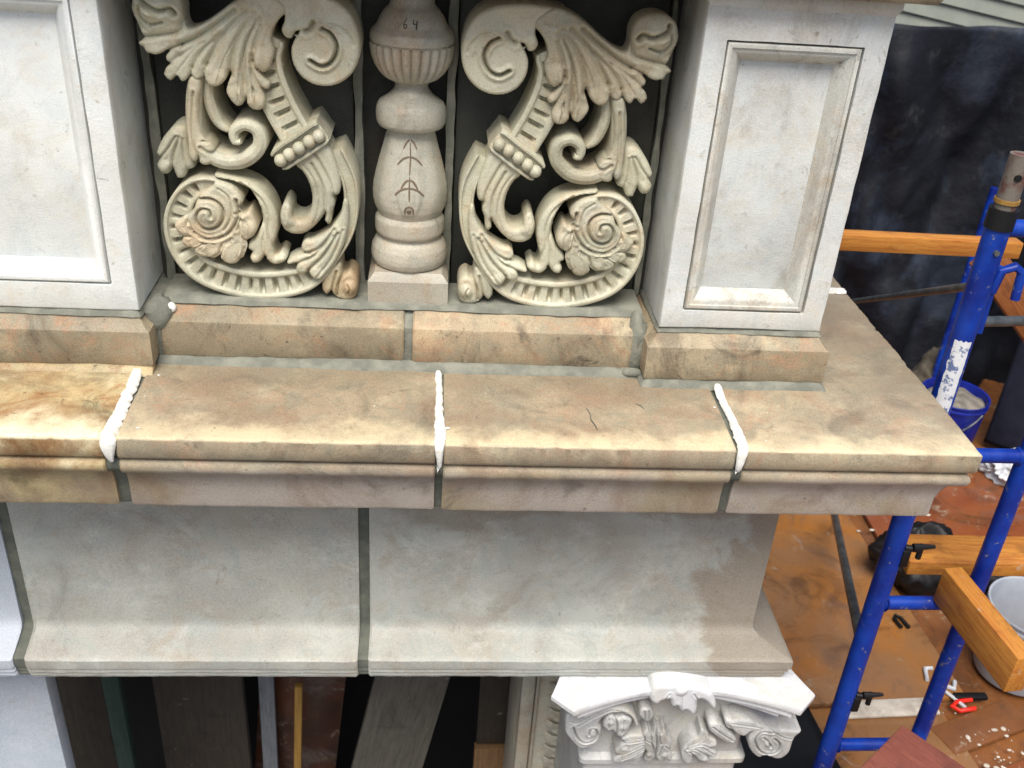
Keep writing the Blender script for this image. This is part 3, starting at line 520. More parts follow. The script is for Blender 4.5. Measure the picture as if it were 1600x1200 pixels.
# mortar filling the coping joints
for x0, x1 in ((-0.520, -0.494), (-0.012, 0.007), (0.471, 0.493)):
    mb = MB(); sweep(mb, [(x0, 0), (x1, 0)], [(d + 0.006, z - (0.006 if z > -0.02 else 0)) for d, z in coping_profile(0.34)], ds=0.004, jit=0.002, seed=x0 * 5, rnd=0.0004); mb.build('mortar_joint', M['dark_mortar'], cop)
mb = MB(); mb.bbox(0.56, 0.868, 0.622, 0.648, -0.15, -0.006, 0.003); mb.build('mortar_joint', M['dark_mortar'], cop)
# grey mortar fillets where plinths sit on the ledge
def fillet(path, parent, r=0.016, seed=0, z=0.001):
    prof = [(0.03, z - 0.004), (0.0, z - 0.003), (0.003, z + 0.004), (0.010, z + 0.010), (0.017, z + 0.013), (0.03, z + 0.013)]
    mb = MB(); sweep(mb, path, prof, ds=0.006, jit=0.0022, seed=seed, rnd=0.002); return mb.build('mortar_joint', M['mortar'], parent)

# white sealant beads over the open joints
def bead(pts, width, name='sealant_bead', seed=0):
    """pts along the top then over the nose: (x, y, z, widthfactor)"""
    C = catmull([(p[0], p[1], p[2], p[3]) for p in pts], 0.0025); mb = MB(); n = len(C); vs_ = []; K = 9
    for i in range(n):
        x, y, z, wf = C[i]; d = C[min(i + 1, n - 1)] - C[max(i - 1, 0)]
        t = Vector((d[0], d[1], d[2])).normalized()
        up = Vector((0, 0, 1)) if y > -0.001 else Vector((0, -1, 0))
        if -0.004 < y < 0.012 and z > -0.02: up = Vector((0, -0.7, 0.7))
        side = t.cross(up).normalized(); up = side.cross(t).normalized()
        e = min(1, (min(i, n - 1 - i) + 0.4) / 4)
        for k in range(K):
            q = -1 + 2 * k / (K - 1)
            wl = width * 0.5 * wf * (0.78 + 0.30 * noise.noise(Vector((i * 0.16, seed + (3 if q > 0 else 0), 0))) + 0.15 * noise.noise(Vector((i * 0.27, seed + (7 if q > 0 else 1), 2)))) * (0.55 + 0.45 * e)
            hh = 0.0030 * (1 - abs(q) ** 3.5) * (0.8 + 0.5 * noise.noise(Vector((i * 0.25, q * 1.5, seed)))) * e - 0.003 * (abs(q) == 1)
            vs_.append(Vector((x, y, z)) + side * q * wl + up * hh)
    mb.add(vs_, [(i * K + k, i * K + k + 1, (i + 1) * K + k + 1, (i + 1) * K + k) for i in range(n - 1) for k in range(K - 1)] + [(i * K, (i + 1) * K, (i + 1) * K + K - 1, i * K + K - 1) for i in range(n - 1)])
    return mb.build(name, M['sealant'], cop, ang=70)
bead([(-0.512, 0.214, 0.010, 1.0), (-0.511, 0.17, 0.004, 1.05), (-0.509, 0.10, 0.002, 1.15), (-0.507, 0.04, 0.002, 1.35), (-0.507, 0.002, 0.0, 1.4), (-0.508, -0.004, -0.012, 1.4), (-0.507, -0.004, -0.030, 1.1), (-0.505, -0.001, -0.044, 0.6)], 0.023, seed=3)
bead([(-0.006, 0.224, 0.006, 0.75), (-0.004, 0.17, 0.002, 0.7), (-0.004, 0.09, 0.002, 0.9), (-0.002, 0.03, 0.002, 1.15), (-0.003, 0.001, 0.0, 1.0), (-0.003, -0.004, -0.014, 0.85), (-0.002, -0.003, -0.032, 0.7), (-0.003, 0.001, -0.052, 0.6)], 0.021, seed=11)
bead([(0.484, 0.190, 0.013, 0.9), (0.486, 0.15, 0.003, 0.85), (0.488, 0.09, 0.002, 0.85), (0.486, 0.03, 0.002, 1.15), (0.484, 0.002, 0.0, 1.1), (0.481, -0.004, -0.012, 1.1), (0.480, -0.004, -0.034, 0.9), (0.479, 0.000, -0.044, 0.6)], 0.021, seed=21)
bead([(0.68, 0.636, 0.003, 1.0), (0.78, 0.634, 0.003, 1.2), (0.868, 0.635, 0.003, 1.2), (0.883, 0.635, 0.0, 1.0)], 0.026, seed=31)

mb = MB(); rs0 = random.Random(11)
for k in range(22):   # specks of sealant and mortar on the ledge
    cx = rs0.choice((-0.51, -0.003, 0.485)); x = cx + rs0.gauss(0, 0.06); y = 0.01 + 0.19 * rs0.random(); r = 0.0006 + 0.0020 * rs0.random() ** 3
    mb.sphere((x, y, 0.001), r, 5, (1.3 + rs0.random(), 1, 0.5))
o = mb.build('specks', M['sealant'], cop); o['kind'] = 'stuff'
for pts in ([(0.243, 0.118, 0), (0.247, 0.098, 0), (0.246, 0.080, 0), (0.251, 0.062, 0), (0.253, 0.048, 0)], [(0.33, 0.135, 0), (0.338, 0.128, 0), (0.342, 0.118, 0)]):
    mb = MB(); mb.tube([(x, y, 0.0012) for x, y, z in pts], [0.0003] + [0.0011] * (len(pts) - 2) + [0.0003], 6); mb.build('hairline_crack', M['dark_mortar'], cop)
# frieze course
fr = thing('frieze', 'pale grey frieze blocks under the cornice with a moulded lower edge', 'frieze')
def fprof():
    return [(0.32, -0.160), (0.073, -0.160), (0.073, -0.30), (0.073, -0.45), (0.073, -0.576), (0.072, -0.586), (0.068, -0.594), (0.059, -0.600), (0.042, -0.605), (0.012, -0.613), (0.003, -0.615), (0.0, -0.618), (0.0, -0.634), (0.001, -0.640),
            (0.005, -0.641), (0.004, -0.644), (0.004, -0.652), (0.009, -0.654), (0.008, -0.657), (0.008, -0.664), (0.013, -0.666), (0.013, -0.672), (0.32, -0.672)]
FY = 0.147
mb = MB(); sweep(mb, [(-0.787, FY), (-0.149, FY)], fprof(), jit=0.0009, chip=0.0012, seed=41, rnd=0.004); mb.build('frieze_stone', M['frieze'], fr)
mb = MB(); sweep(mb, [(-0.128, FY), (0.741, FY), (0.741, 0.7)], fprof(), jit=0.0009, chip=0.0012, seed=42, rnd=0.004); mb.build('frieze_stone', M['frieze'], fr)
mb = MB(); sweep(mb, [(-1.25, FY), (-0.809, FY)], fprof(), jit=0.0009, chip=0.0012, seed=43, rnd=0.004); mb.build('frieze_stone', M['blue_grey'], fr)
ins = [(d + 0.005, z) for d, z in fprof()]
for x0, x1 in ((-0.154, -0.124), (-0.814, -0.783)):
    mb = MB(); sweep(mb, [(x0, FY), (x1, FY)], ins, jit=0.0012, seed=x0 * 9, rnd=0.0005); mb.build('mortar_joint', M['dark_mortar'], fr)
mb = MB(); mb.bbox(-1.2, 0.655, 0.205, 0.40, -0.1715, -0.1545, 0.003); mb.build('mortar_joint', M['dark_mortar'], fr)

# core of the wall behind the facing
core = thing('wall', 'dark backing wall behind the carved panels', 'wall')
mb = MB(); mb.box(-1.2, 0.60, 0.386, 0.52, -0.15, 0.66); mb.box(-1.2, 0.62, 0.475, 1.6, -0.66, -0.16); mb.build('wall_core', M['recess_shade'], core)
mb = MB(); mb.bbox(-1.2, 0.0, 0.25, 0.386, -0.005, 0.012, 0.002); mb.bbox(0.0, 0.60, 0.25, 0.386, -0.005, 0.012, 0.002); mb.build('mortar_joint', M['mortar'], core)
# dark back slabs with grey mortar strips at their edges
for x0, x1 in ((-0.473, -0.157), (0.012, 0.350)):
    mb = MB(); mb.bbox(x0, x1, 0.368, 0.390, 0.10, 0.652, 0.003); mb.build('back_slab', M['recess_shade'], core)
def strip(x0, x1, z0, z1, y, seed):
    mb = MB(); n = 60; vs_ = []
    for i in range(n + 1):
        z = z0 + (z1 - z0) * i / n
        a = x0 + 0.004 * nz((0, 0, z), 18, seed); b = x1 + 0.004 * nz((0, 0, z), 18, seed + 4); p = y + 0.003 * nz((0, 0, z), 30, seed + 2)
        vs_ += [(a, 0.39, z), (a, p, z), ((a + b) / 2, p - 0.003, z), (b, p, z), (b, 0.39, z)]
    mb.add(vs_, [(i * 5 + j, i * 5 + j + 1, i * 5 + j + 6, i * 5 + j + 5) for i in range(n) for j in range(4)]); mb.build('mortar_joint', M['mortar'], core)
strip(-0.491, -0.476, 0.10, 0.655, 0.364, 3); strip(-0.156, -0.141, 0.10, 0.655, 0.355, 5); strip(-0.003, 0.010, 0.10, 0.655, 0.355, 9); strip(0.352, 0.362, 0.10, 0.655, 0.362, 12)

# plinth course under the carved panels
pc = thing('plinth_course', 'low chamfered buff plinth blocks under the carved panels', 'plinth')
def plprof(back, ch=0.036, top=0.101):
    return [(back, top), (ch, top), (ch - 0.004, top - 0.001), (0.006, 0.080), (0.001, 0.077), (0.0, 0.073), (0.0, 0.045), (0.0, 0.016), (0.003, 0.010), (back, 0.010)]
mb = MB(); sweep(mb, [(-0.480, 0.242), (-0.067, 0.240)], plprof(0.14), jit=0.0012, chip=0.0015, seed=51); mb.build('plinth_stone', M['plinth'], pc)
mb = MB(); sweep(mb, [(-0.052, 0.240), (0.336, 0.238)], plprof(0.14), jit=0.0012, chip=0.0018, seed=52); mb.build('plinth_stone', M['plinth'], pc)
ins = [(d + 0.005, z - 0.001) for d, z in plprof(0.13)]
for x0, x1, y in ((-0.069, -0.050, 0.240), (0.334, 0.356, 0.236), (-0.515, -0.478, 0.236)):
    mb = MB(); sweep(mb, [(x0, y), (x1, y)], ins, jit=0.003, seed=x0 * 7, rnd=0.0005); mb.build('mortar_joint', M['mortar'], pc)
fillet([(-0.505, 0.226), (0.35, 0.222)], pc, seed=61)
# lumps of mortar left at the corners
def lump(c, r, sc, mat, parent, seed, name='mortar_lump'):
    mb = MB(); mb.sphere((0, 0, 0), r, 8, sc)
    mb.v = [tuple(Vector(v) * (1 + 0.35 * nz(v, 45, seed))) for v in mb.v]; return mb.build(name, mat, parent, c)
lump((-0.485, 0.262, 0.085), 0.030, (1.0, 1.0, 0.9), M['mortar'], pc, 2); lump((-0.492, 0.275, 0.06), 0.03, (0.9, 1, 1.6), M['mortar'], pc, 3)
lump((-0.462, 0.262, 0.094), 0.010, (1.0, 1.0, 0.9), M['sealant'], pc, 4)
lump((0.344, 0.262, 0.07), 0.022, (0.8, 1, 1.9), M['mortar'], pc, 6); lump((0.340, 0.232, 0.008), 0.011, (1.6, 1, 0.7), M['mortar'], pc, 7)
# setting bed under the carvings
mb = MB(); sweep(mb, [(-0.478, 0.268), (0.352, 0.266)], [(0.1, 0.098), (0.0, 0.1), (0.004, 0.106), (0.012, 0.109), (0.1, 0.110)], jit=0.002, seed=71); mb.build('mortar_bed', M['mortar'], pc)

# piers
def rect_loops(mb, x0, x1, z0, z1, y, loops, fill=True):
    k0 = len(mb.v); n = len(loops)
    for ins_, dep in loops:
        mb.v += [(x0 + ins_, y + dep, z0 + ins_), (x1 - ins_, y + dep, z0 + ins_), (x1 - ins_, y + dep, z1 - ins_), (x0 + ins_, y + dep, z1 - ins_)]
    for i in range(n - 1):
        for j in range(4):
            a = k0 + i * 4 + j; b = k0 + i * 4 + (j + 1) % 4; mb.f.append((a, b, b + 4, a + 4))
    if fill: mb.f.append(tuple(k0 + (n - 1) * 4 + j for j in range(4)))
def make_pier(x0, x1, label, seed, px0, px1, pz0=0.139, pz1=0.587):
    t = thing('pier', label, 'pier', ((x0 + x1) / 2, 0.36, 0.0), 'panelled piers of the balustrade'); ox, oy = (x0 + x1) / 2, 0.36
    a, b, yf, yb, z0, z1 = x0 - ox, x1 - ox, 0.22 - oy, 0.50 - oy, 0.106, 0.655
    mb = MB()   # shaft: face with an opening for the sunk panel, edges eased
    e = 0.004
    rect_loops(mb, a, b, z0, z1, yf, [(0, yb - yf), (0, e), (e * 0.3, e * 0.3), (e, 0)], False)
    k = len(mb.v) - 4
    q = len(mb.v); A, B = px0 - ox, px1 - ox
    mb.v += [(A, yf, pz0), (B, yf, pz0), (B, yf, pz1), (A, yf, pz1), (A, yf + 0.04, pz0), (B, yf + 0.04, pz0), (B, yf + 0.04, pz1), (A, yf + 0.04, pz1)]
    for j in range(4):
        mb.f.append((k + j, k + (j + 1) % 4, q + (j + 1) % 4, q + j)); mb.f.append((q + j, q + (j + 1) % 4, q + 4 + (j + 1) % 4, q + 4 + j))
    me = mb.mesh(False); bm = bmesh.new(); bm.from_mesh(me)
    bmesh.ops.subdivide_edges(bm, edges=[ed for ed in bm.edges if ed.calc_length() > 0.06], cuts=24, use_grid_fill=True)
    for v in bm.verts: v.co += Vector((nz(v.co, 14, seed), nz(v.co, 14, seed + 3), nz(v.co, 14, seed + 6))) * 0.0012 + Vector((1, -1, 1)) * 0.0005 * nz(v.co, 60, seed)
    bmesh.ops.recalc_face_normals(bm, faces=bm.faces[:]); bm.to_mesh(me); bm.free()
    link('shaft', me, PIERMAT, t)
    mb = MB()   # moulded frame, with a fine gap to the shaft
    gp = 0.0035
    rect_loops(mb, A + gp, B - gp, pz0 + gp, pz1 - gp, yf, [(0, 0.036), (0, 0.002), (0.001, 0.0005), (0.003, 0.0), (0.007, 0.0002), (0.008, 0.003), (0.012, 0.004), (0.018, 0.009), (0.024, 0.019), (0.028, 0.025), (0.031, 0.028), (0.031, 0.036)], False)
    mb.build('panel_frame', M['pier_frame'] if PIERMAT is M['pier'] else PIERMAT, t, ang=50)
    mb = MB(); mb.bbox(A + 0.032, B - 0.032, yf + 0.0270, yf + 0.055, pz0 + 0.032, pz1 - 0.032, 0.0015); mb.build('panel', PIERMAT, t)
    mb = MB(); pp = [(0.14, 0.100), (0.028, 0.100), (0.022, 0.099), (0.006, 0.079), (0.001, 0.076), (0, 0.072), (0, 0.04), (0, 0.018), (0.003, 0.012), (0.14, 0.012)]
    sweep(mb, [(x0 - 0.020, 0.48), (x0 - 0.020, 0.20), (x1 + 0.018, 0.20), (x1 + 0.018, 0.48)], pp, jit=0.0012, chip=0.0015, seed=seed, org=(ox, oy, 0)); mb.build('plinth', M['plinth'], t)
    mb = MB(); sweep(mb, [(x0 - 0.004, 0.46), (x0 - 0.004, 0.217), (x1 + 0.003, 0.217), (x1 + 0.003, 0.46)], [(0.08, 0.098), (0.0, 0.097), (0.004, 0.103), (0.008, 0.107), (0.08, 0.108)], jit=0.0016, seed=seed + 2, org=(ox, oy, 0)); mb.build('mortar_joint', M['mortar'], t)
    mb = MB(); sweep(mb, [(x0 - 0.004, 0.5), (x0 - 0.004, 0.214), (x1 + 0.004, 0.214), (x1 + 0.004, 0.5)], [(0.1, 0.655), (0.0, 0.655), (0.0, 0.643), (0.004, 0.638), (0.006, 0.632), (0.1, 0.632)], jit=0.0004, seed=seed, org=(ox, oy, 0)); mb.build('neck_moulding', PIERMAT, t)
    return t
PIERMAT = M['pier']
pr_ = make_pier(0.373, 0.660, 'whole white panelled pier standing at the cornice corner beside the scaffold', 81, 0.4085, 0.6225)
PIERMAT = M['pier_bright']
pl_ = make_pier(-0.795, -0.503, 'bright white panelled pier cut off by the left edge of the photo', 91, -0.758, -0.5405, 0.152, 0.60)
o = fillet([(0.345, 0.30), (0.345, 0.190), (0.686, 0.190), (0.686, 0.28)], pr_, seed=93); o.location = (-pr_.location.x, -pr_.location.y, 0)
o = fillet([(-1.0, 0.186), (-0.486, 0.188)], pl_, seed=94); o.location = (-pl_.location.x, -pl_.location.y, 0); o.data.materials[0] = M['buff_stained']

# top rail, only its lower edge is in view
tr = thing('top_rail', 'stone rail along the top edge of the photo above the carved panels', 'rail', (0, 0.35, 0.66))
mb = MB(); sweep(mb, [(-1.2, 0.178), (0.705, 0.178), (0.705, 0.62)], [(0.3, 0.80), (0.0, 0.80), (0.0, 0.70), (0.001, 0.664), (0.006, 0.657), (0.3, 0.656)], jit=0.0008, chip=0.002, seed=99, org=(0, 0.35, 0.66)); mb.build('rail_stone', M['plinth'], tr)

# ================================================================ carved scroll panels
PARTMAT = M['ornament']
def make_scroll(s, label):
    t = thing('scroll_panel', label, 'carving', (-0.062, 0.28, 0.10), 'carved scroll panels of the balustrade')
    parts = {}; beads = []
    for part, kind, pts in ORN:
        if part == 'bead': beads.append(pts[0]); continue
        mb = parts.setdefault(part, MB())
        if kind == 'leaf':
            r, tp = pts; leaflet(mb, (r[0], r[1], 0, r[3]), tp, r[2], s)
        elif kind == 'bead':
            u, v, r, h = pts[0]; mb.sphere((s * u / 1000, -h / 1000 + 0.004, v / 1000), r / 1000, 9)
        else: ribbon(mb, pts, kind, s=s)
    for part, ol, h0, bulge, R, gr, bp, tilt, th in RELIEF: relief(parts.setdefault(part, MB()), ol, h0, bulge, R, gr, bp, tilt, th, s)
    for part, mb in parts.items():
        o = mb.build(part, M['ornament_rust'] if s < 0 and part == 'foot_bud' else PARTMAT, t, ang=48)
        if part == 'bead_band':
            for u, v, r, h in beads:
                b = MB(); b.sphere((s * u / 1000, -(h - 3) / 1000, v / 1000), r / 1000 * 1.2, 9, (1, 1.1, 1)); b.build('bead', PARTMAT, o, ang=80)
    return t
make_scroll(1, 'carved scroll panel between the vase baluster and the whole right pier')
make_scroll(-1, 'carved scroll panel beside the left pier with rust stain at its foot')

# ================================================================ baluster
bl = thing('baluster', 'vase shaped baluster with fluted bowl marked 64 on a square base', 'baluster', (-0.062, 0.347, 0.10))
mb = MB()
mb.v += [(x, y, z) for z, h in ((0.0, 0.0675), (0.003, 0.069), (0.047, 0.069), (0.049, 0.068), (0.061, 0.058)) for x, y in ((-h, -h), (h, -h), (h, h), (-h, h))]
mb.f += [(i * 4 + j, i * 4 + (j + 1) % 4, i * 4 + 4 + (j + 1) % 4, i * 4 + 4 + j) for i in range(4) for j in range(4)] + [(0, 3, 2, 1), (16, 17, 18, 19)]
mb.build('base', M['baluster'], bl, ang=25)
BP = [(0.050, 0.082), (0.053, 0.058), (0.058, 0.060), (0.0635, 0.065), (0.0665, 0.074), (0.0668, 0.082), (0.065, 0.094), (0.060, 0.104), (0.0535, 0.111), (0.0535, 0.115), (0.0585, 0.119), (0.0598, 0.124), (0.0598, 0.136), (0.0592, 0.144), (0.056, 0.150),
      (0.0545, 0.1525), (0.0565, 0.158), (0.0600, 0.166), (0.0620, 0.177), (0.0625, 0.190), (0.0612, 0.205), (0.0575, 0.224), (0.0530, 0.242), (0.0480, 0.260), (0.0435, 0.276), (0.0402, 0.290), (0.0392, 0.298), (0.046, 0.300), (0.0530, 0.303),
      (0.0565, 0.309), (0.0578, 0.317), (0.0578, 0.326), (0.0565, 0.334), (0.053, 0.341), (0.0455, 0.346), (0.036, 0.353), (0.029, 0.361), (0.0262, 0.368), (0.0285, 0.373), (0.043, 0.380), (0.0520, 0.389), (0.0590, 0.400), (0.0640, 0.414), (0.0660, 0.427),
      (0.0665, 0.433), (0.0640, 0.4345), (0.0640, 0.4365), (0.0672, 0.438), (0.0675, 0.445), (0.0655, 0.452), (0.0605, 0.457), (0.0560, 0.462), (0.0525, 0.470), (0.0480, 0.478), (0.0425, 0.485), (0.0370, 0.490), (0.0345, 0.496), (0.0345, 0.505), (0.041, 0.510), (0.043, 0.52), (0.041, 0.53), (0.034, 0.535), (0.034, 0.554)]
def bal_r(a, z):
    f = 1.0
    if 0.378 < z < 0.434:
        e = sstep(0.376, 0.386, z); f *= 1 + 0.02 * e - e * 0.12 * (1 - abs(math.sin(a * 12)) ** 0.7)
    if 0.165 < z < 0.292:
        th = (a + math.pi / 2 + math.pi) % (2 * math.pi) - math.pi; wd = 0.16 + 0.30 * math.sin(math.pi * (z - 0.160) / 0.136)
        f += 0.035 * (1 - sstep(wd * 0.8, wd, abs(th))) * (0.75 + 0.25 * math.cos(th * 26))
    if 0.156 < z < 0.298:   # shallow drapery flutes on the vase
        e = sstep(0.156, 0.18, z) * (1 - sstep(0.285, 0.299, z)); f *= 1 + e * 0.016 * math.cos(a * 8)
    return f
# resample profile finely
pz = np.array(BP[1:]); fine = []
for i in range(len(pz) - 1):
    k = max(1, int(np.hypot(*(pz[i + 1] - pz[i])) / 0.0022))
    for j in range(k): fine.append(tuple(pz[i] + (pz[i + 1] - pz[i]) * j / k))
fine.append(tuple(pz[-1]))
mb = MB(); mb.lathe(fine, 144, rf=bal_r); mb.build('body', M['baluster'], bl, ang=50)
def bal_surf(ang, z, off=0.0):
    r = np.interp(z, [p[1] for p in fine], [p[0] for p in fine]) * bal_r(ang - math.pi / 2, z) + off
    return (r * math.sin(ang), -r * math.cos(ang), z)
# carved leaf drops on the vase, incised strokes and drilled hole
def surf_strip(mb, pts, wd, off=0.0006, closed=False):
    n = len(pts); C = catmull([(a, b, 0, 0) for a, b in pts], 0.02 if False else 0.004) if n > 2 else np.array([(pts[0][0] + (pts[1][0] - pts[0][0]) * k / 6, pts[0][1] + (pts[1][1] - pts[0][1]) * k / 6, 0, 0) for k in range(7)])
    vs_ = []
    for i in range(len(C)):
        d = C[min(i + 1, len(C) - 1)] - C[max(i - 1, 0)]; L = math.hypot(d[0], d[1]) or 1; nx, ny = -d[1] / L, d[0] / L
        ww = wd * (0.5 + 0.5 * math.sin(math.pi * (i + 0.6) / (len(C) + 0.2)))
        for q, oo in ((-1, -0.0006), (-0.5, off), (0.5, off), (1, -0.0006)):
            x, z = C[i][0] + nx * q * ww / 2, C[i][1] + ny * q * ww / 2
            vs_.append(bal_surf(x / 0.055, z, oo))
    mb.add(vs_, [(i * 4 + j, i * 4 + j + 1, i * 4 + j + 5, i * 4 + j + 4) for i in range(len(C) - 1) for j in range(3)])
mb = MB()
for z, wv in ((0.288, 0.013), (0.262, 0.022), (0.226, 0.012), (0.213, 0.022)):
    surf_strip(mb, [(-wv, z - 0.013), (-wv * 0.55, z - 0.003), (-0.001, z + 0.001)], 0.0042, 0.0012); surf_strip(mb, [(wv, z - 0.013), (wv * 0.55, z - 0.003), (0.001, z + 0.001)], 0.0042, 0.0012)
surf_strip(mb, [(0, 0.285), (0.001, 0.262), (0.0, 0.235)], 0.0035, 0.001); surf_strip(mb, [(0, 0.232), (0.0, 0.214), (0.0, 0.192)], 0.003, 0.001)
surf_strip(mb, [(-0.006, 0.169), (-0.0055, 0.178), (0, 0.183), (0.0055, 0.178), (0.006, 0.169)], 0.004, 0.0011); surf_strip(mb, [(0, 0.170), (0, 0.177)], 0.009, 0.001)
mb.build('incised_leaf', plain('grimy_groove', lin(128, 112, 92), lin(108, 94, 76), 0.9), bl, ang=60)
mb = MB()
for k in range(9):   # raised drapery lobes hanging from the neck
    pass
Z0 = 0.470
surf_strip(mb, [(-0.0080, Z0 + 0.008), (-0.0115, Z0 + 0.003), (-0.0125, Z0 - 0.002), (-0.0105, Z0 - 0.006), (-0.0078, Z0 - 0.004), (-0.0085, Z0 - 0.0005), (-0.0118, Z0 - 0.001)], 0.0021)
surf_strip(mb, [(0.0040, Z0 + 0.007), (0.0022, Z0 + 0.001), (0.0075, Z0 + 0.001)], 0.0022); surf_strip(mb, [(0.0092, Z0 + 0.006), (0.0072, Z0 - 0.007)], 0.0028)
mb.build('painted_number', M['ink'], bl, ang=None)

# ================================================================ capital below the frieze
cp = thing('capital', 'white carved corner capital under the right end of the frieze', 'capital', (0.515, 0.345, -0.90)); CZ = 0.90
def abacus_outline(hw, ch, sag, n=16):
    out = []
    for k in range(4):
        a = k * math.pi / 2; ca, sa = math.cos(a), math.sin(a)
        for i in range(n + 1):
            t = -1 + 2 * i / n; x = t * (hw - ch); y = -hw + sag * (1 - abs(t) ** 1.8)
            out.append((x * ca - y * sa, x * sa + y * ca))
    return out
mb = MB(); rows = [(0.250, -0.6735), (0.272, -0.6745), (0.2745, -0.678), (0.2745, -0.688), (0.272, -0.692), (0.262, -0.694), (0.259, -0.698), (0.262, -0.703), (0.262, -0.709), (0.255, -0.713), (0.247, -0.715), (0.244, -0.719), (0.244, -0.727), (0.236, -0.731), (0.22, -0.733)]
for hw_, z in rows:
    ol = abacus_outline(hw_, 0.042, 0.060); n0 = len(ol); mb.v += [(x, y, z + CZ) for x, y in ol]
for i in range(len(rows) - 1):
    mb.f += [(i * n0 + j, i * n0 + (j + 1) % n0, (i + 1) * n0 + (j + 1) % n0, (i + 1) * n0 + j) for j in range(n0)]
mb.f += [tuple(range(n0)), tuple((len(rows) - 1) * n0 + j for j in range(n0))]
mb.build('abacus', M['capital'], cp, ang=30)
mb = MB()
rows = [(0.176, -0.731), (0.174, -0.76), (0.172, -0.80), (0.172, -0.87), (0.174, -0.915), (0.180, -0.918), (0.187, -0.925), (0.187, -0.938), (0.180, -0.945), (0.174, -0.948), (0.171, -1.9)]
for hw_, z in rows:
    r = 0.014
    for k in range(4):
        cx, cy = (hw_ - r) * (1 if k in (0, 3) else -1), (hw_ - r) * (1 if k in (0, 1) else -1)
        for j in range(5):
            a = k * math.pi / 2 + j * math.pi / 8; mb.v.append((cx + r * math.cos(a), cy + r * math.sin(a), z + CZ))
mb.f = [(i * 20 + j, i * 20 + (j + 1) % 20, (i + 1) * 20 + (j + 1) % 20, (i + 1) * 20 + j) for i in range(len(rows) - 1) for j in range(20)] + [tuple(range(20)), tuple((len(rows) - 1) * 20 + j for j in range(20))]
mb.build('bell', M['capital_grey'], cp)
FYC = 0.14 - 0.345
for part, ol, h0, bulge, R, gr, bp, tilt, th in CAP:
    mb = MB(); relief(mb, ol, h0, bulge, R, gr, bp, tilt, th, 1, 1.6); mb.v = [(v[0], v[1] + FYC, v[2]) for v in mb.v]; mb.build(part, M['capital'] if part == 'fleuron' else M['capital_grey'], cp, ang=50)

# ================================================================ opening under the frieze
def upright(name, x0, x1, y0, y1, z0, z1, mat, label, cat, lean=0.0, b=0.002, ry=0.0):
    cx, cy, cz = (x0 + x1) / 2, (y0 + y1) / 2, z0
    mb = MB(); mb.bbox(z0 - cz, z1 - cz, y0 - cy, y1 - cy, x0 - cx, x1 - cx, b)   # length along local x so the grain runs upright
    o = mb.build(name, mat); o.rotation_euler = (0, -math.pi / 2 + lean, 0); o.location = (cx, cy, cz)
    return tag(o, label, cat)
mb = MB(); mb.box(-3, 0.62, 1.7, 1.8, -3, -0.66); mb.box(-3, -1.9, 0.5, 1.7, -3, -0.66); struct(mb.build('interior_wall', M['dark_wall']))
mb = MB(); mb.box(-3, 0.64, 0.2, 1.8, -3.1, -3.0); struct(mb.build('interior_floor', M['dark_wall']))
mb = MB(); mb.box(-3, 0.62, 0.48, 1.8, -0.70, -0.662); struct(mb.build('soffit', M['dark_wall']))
upright('pilaster', -1.12, -0.832, 0.30, 0.345, -3.0, -0.668, M['blue_grey'], 'plain pale blue grey pilaster in the bottom left corner', 'pilaster')
upright('board', -1.12, -0.93, 0.80, 0.83, -2.95, -0.8, M['board_brown'], 'dark dusty board right beside the pale pilaster', 'board')
upright('board', -0.935, -0.885, 0.80, 0.835, -2.95, -0.8, M['board_green'], 'narrow green painted board in the dark opening', 'board')
upright('board', -0.790, -0.537, 0.80, 0.83, -2.95, -0.8, M['board_brown'], 'wide brown grey board standing alone in the dark opening', 'board')
upright('board', -0.535, -0.490, 0.86, 0.88, -2.95, -0.8, M['board_pale'], 'slim pale strip behind the wide brown grey board', 'board', lean=0.02)
upright('board', -0.66, -0.40, 0.93, 0.96, -2.95, -0.8, M['board_rust'], 'rust stained board behind the yellow stick', 'board', lean=0.10)
upright('stick', -0.47, -0.448, 0.83, 0.85, -2.95, -1.42, M['stick'], 'thin yellow wooden stick leaning on the rusty board', 'stick', lean=0.05)
upright('board', -0.48, -0.285, 0.60, 0.625, -2.95, -0.75, M['board_grey'], 'wide weathered grey board leaning to the right under the frieze', 'board', lean=0.185)
upright('board', 0.155, 0.262, 0.82, 0.85, -1.66, -0.8, M['board_brown'], 'narrow brown board beside the carved pilaster above a paler offcut', 'board')
upright('board', 0.150, 0.262, 0.80, 0.83, -2.95, -1.66, M['board_offcut'], 'pale offcut below the narrow brown board', 'board')
cpil = thing('pilaster', 'dim carved pilaster standing behind the white capital', 'pilaster', (0.42, 0.50, -3.0))
mb = MB(); mb.bbox(-0.185, 0.18, 0.02, 0.25, 0, 2.33, 0.004); mb.build('shaft', M['board_grey'] if False else M['baluster'], cpil)
mb = MB(); mb.bbox(-0.185, -0.150, 0.0, 0.03, 0, 2.325, 0.006); mb.bbox(-0.147, -0.138, 0.008, 0.03, 0, 2.325, 0.003); mb.build('edge_moulding', M['baluster'], cpil)
mb = MB()
for k in range(9):
    v = 1590 + k * 46
    for r_, t_, w_ in (((-60, v, 0, 0), (-112, v + 18, 8, 4), 26), ((-58, v + 12, 0, 2), (-98, v + 40, -6, 4), 20), ((-50, v, 0, 4), (-50, v + 44, 4, 6), 22)): leaflet(mb, r_, t_, w_, 1, 16)
mb.v = [(v[0], v[1] + 0.008, v[2]) for v in mb.v]; mb.build('carved_leaf', M['baluster'], cpil, ang=48)

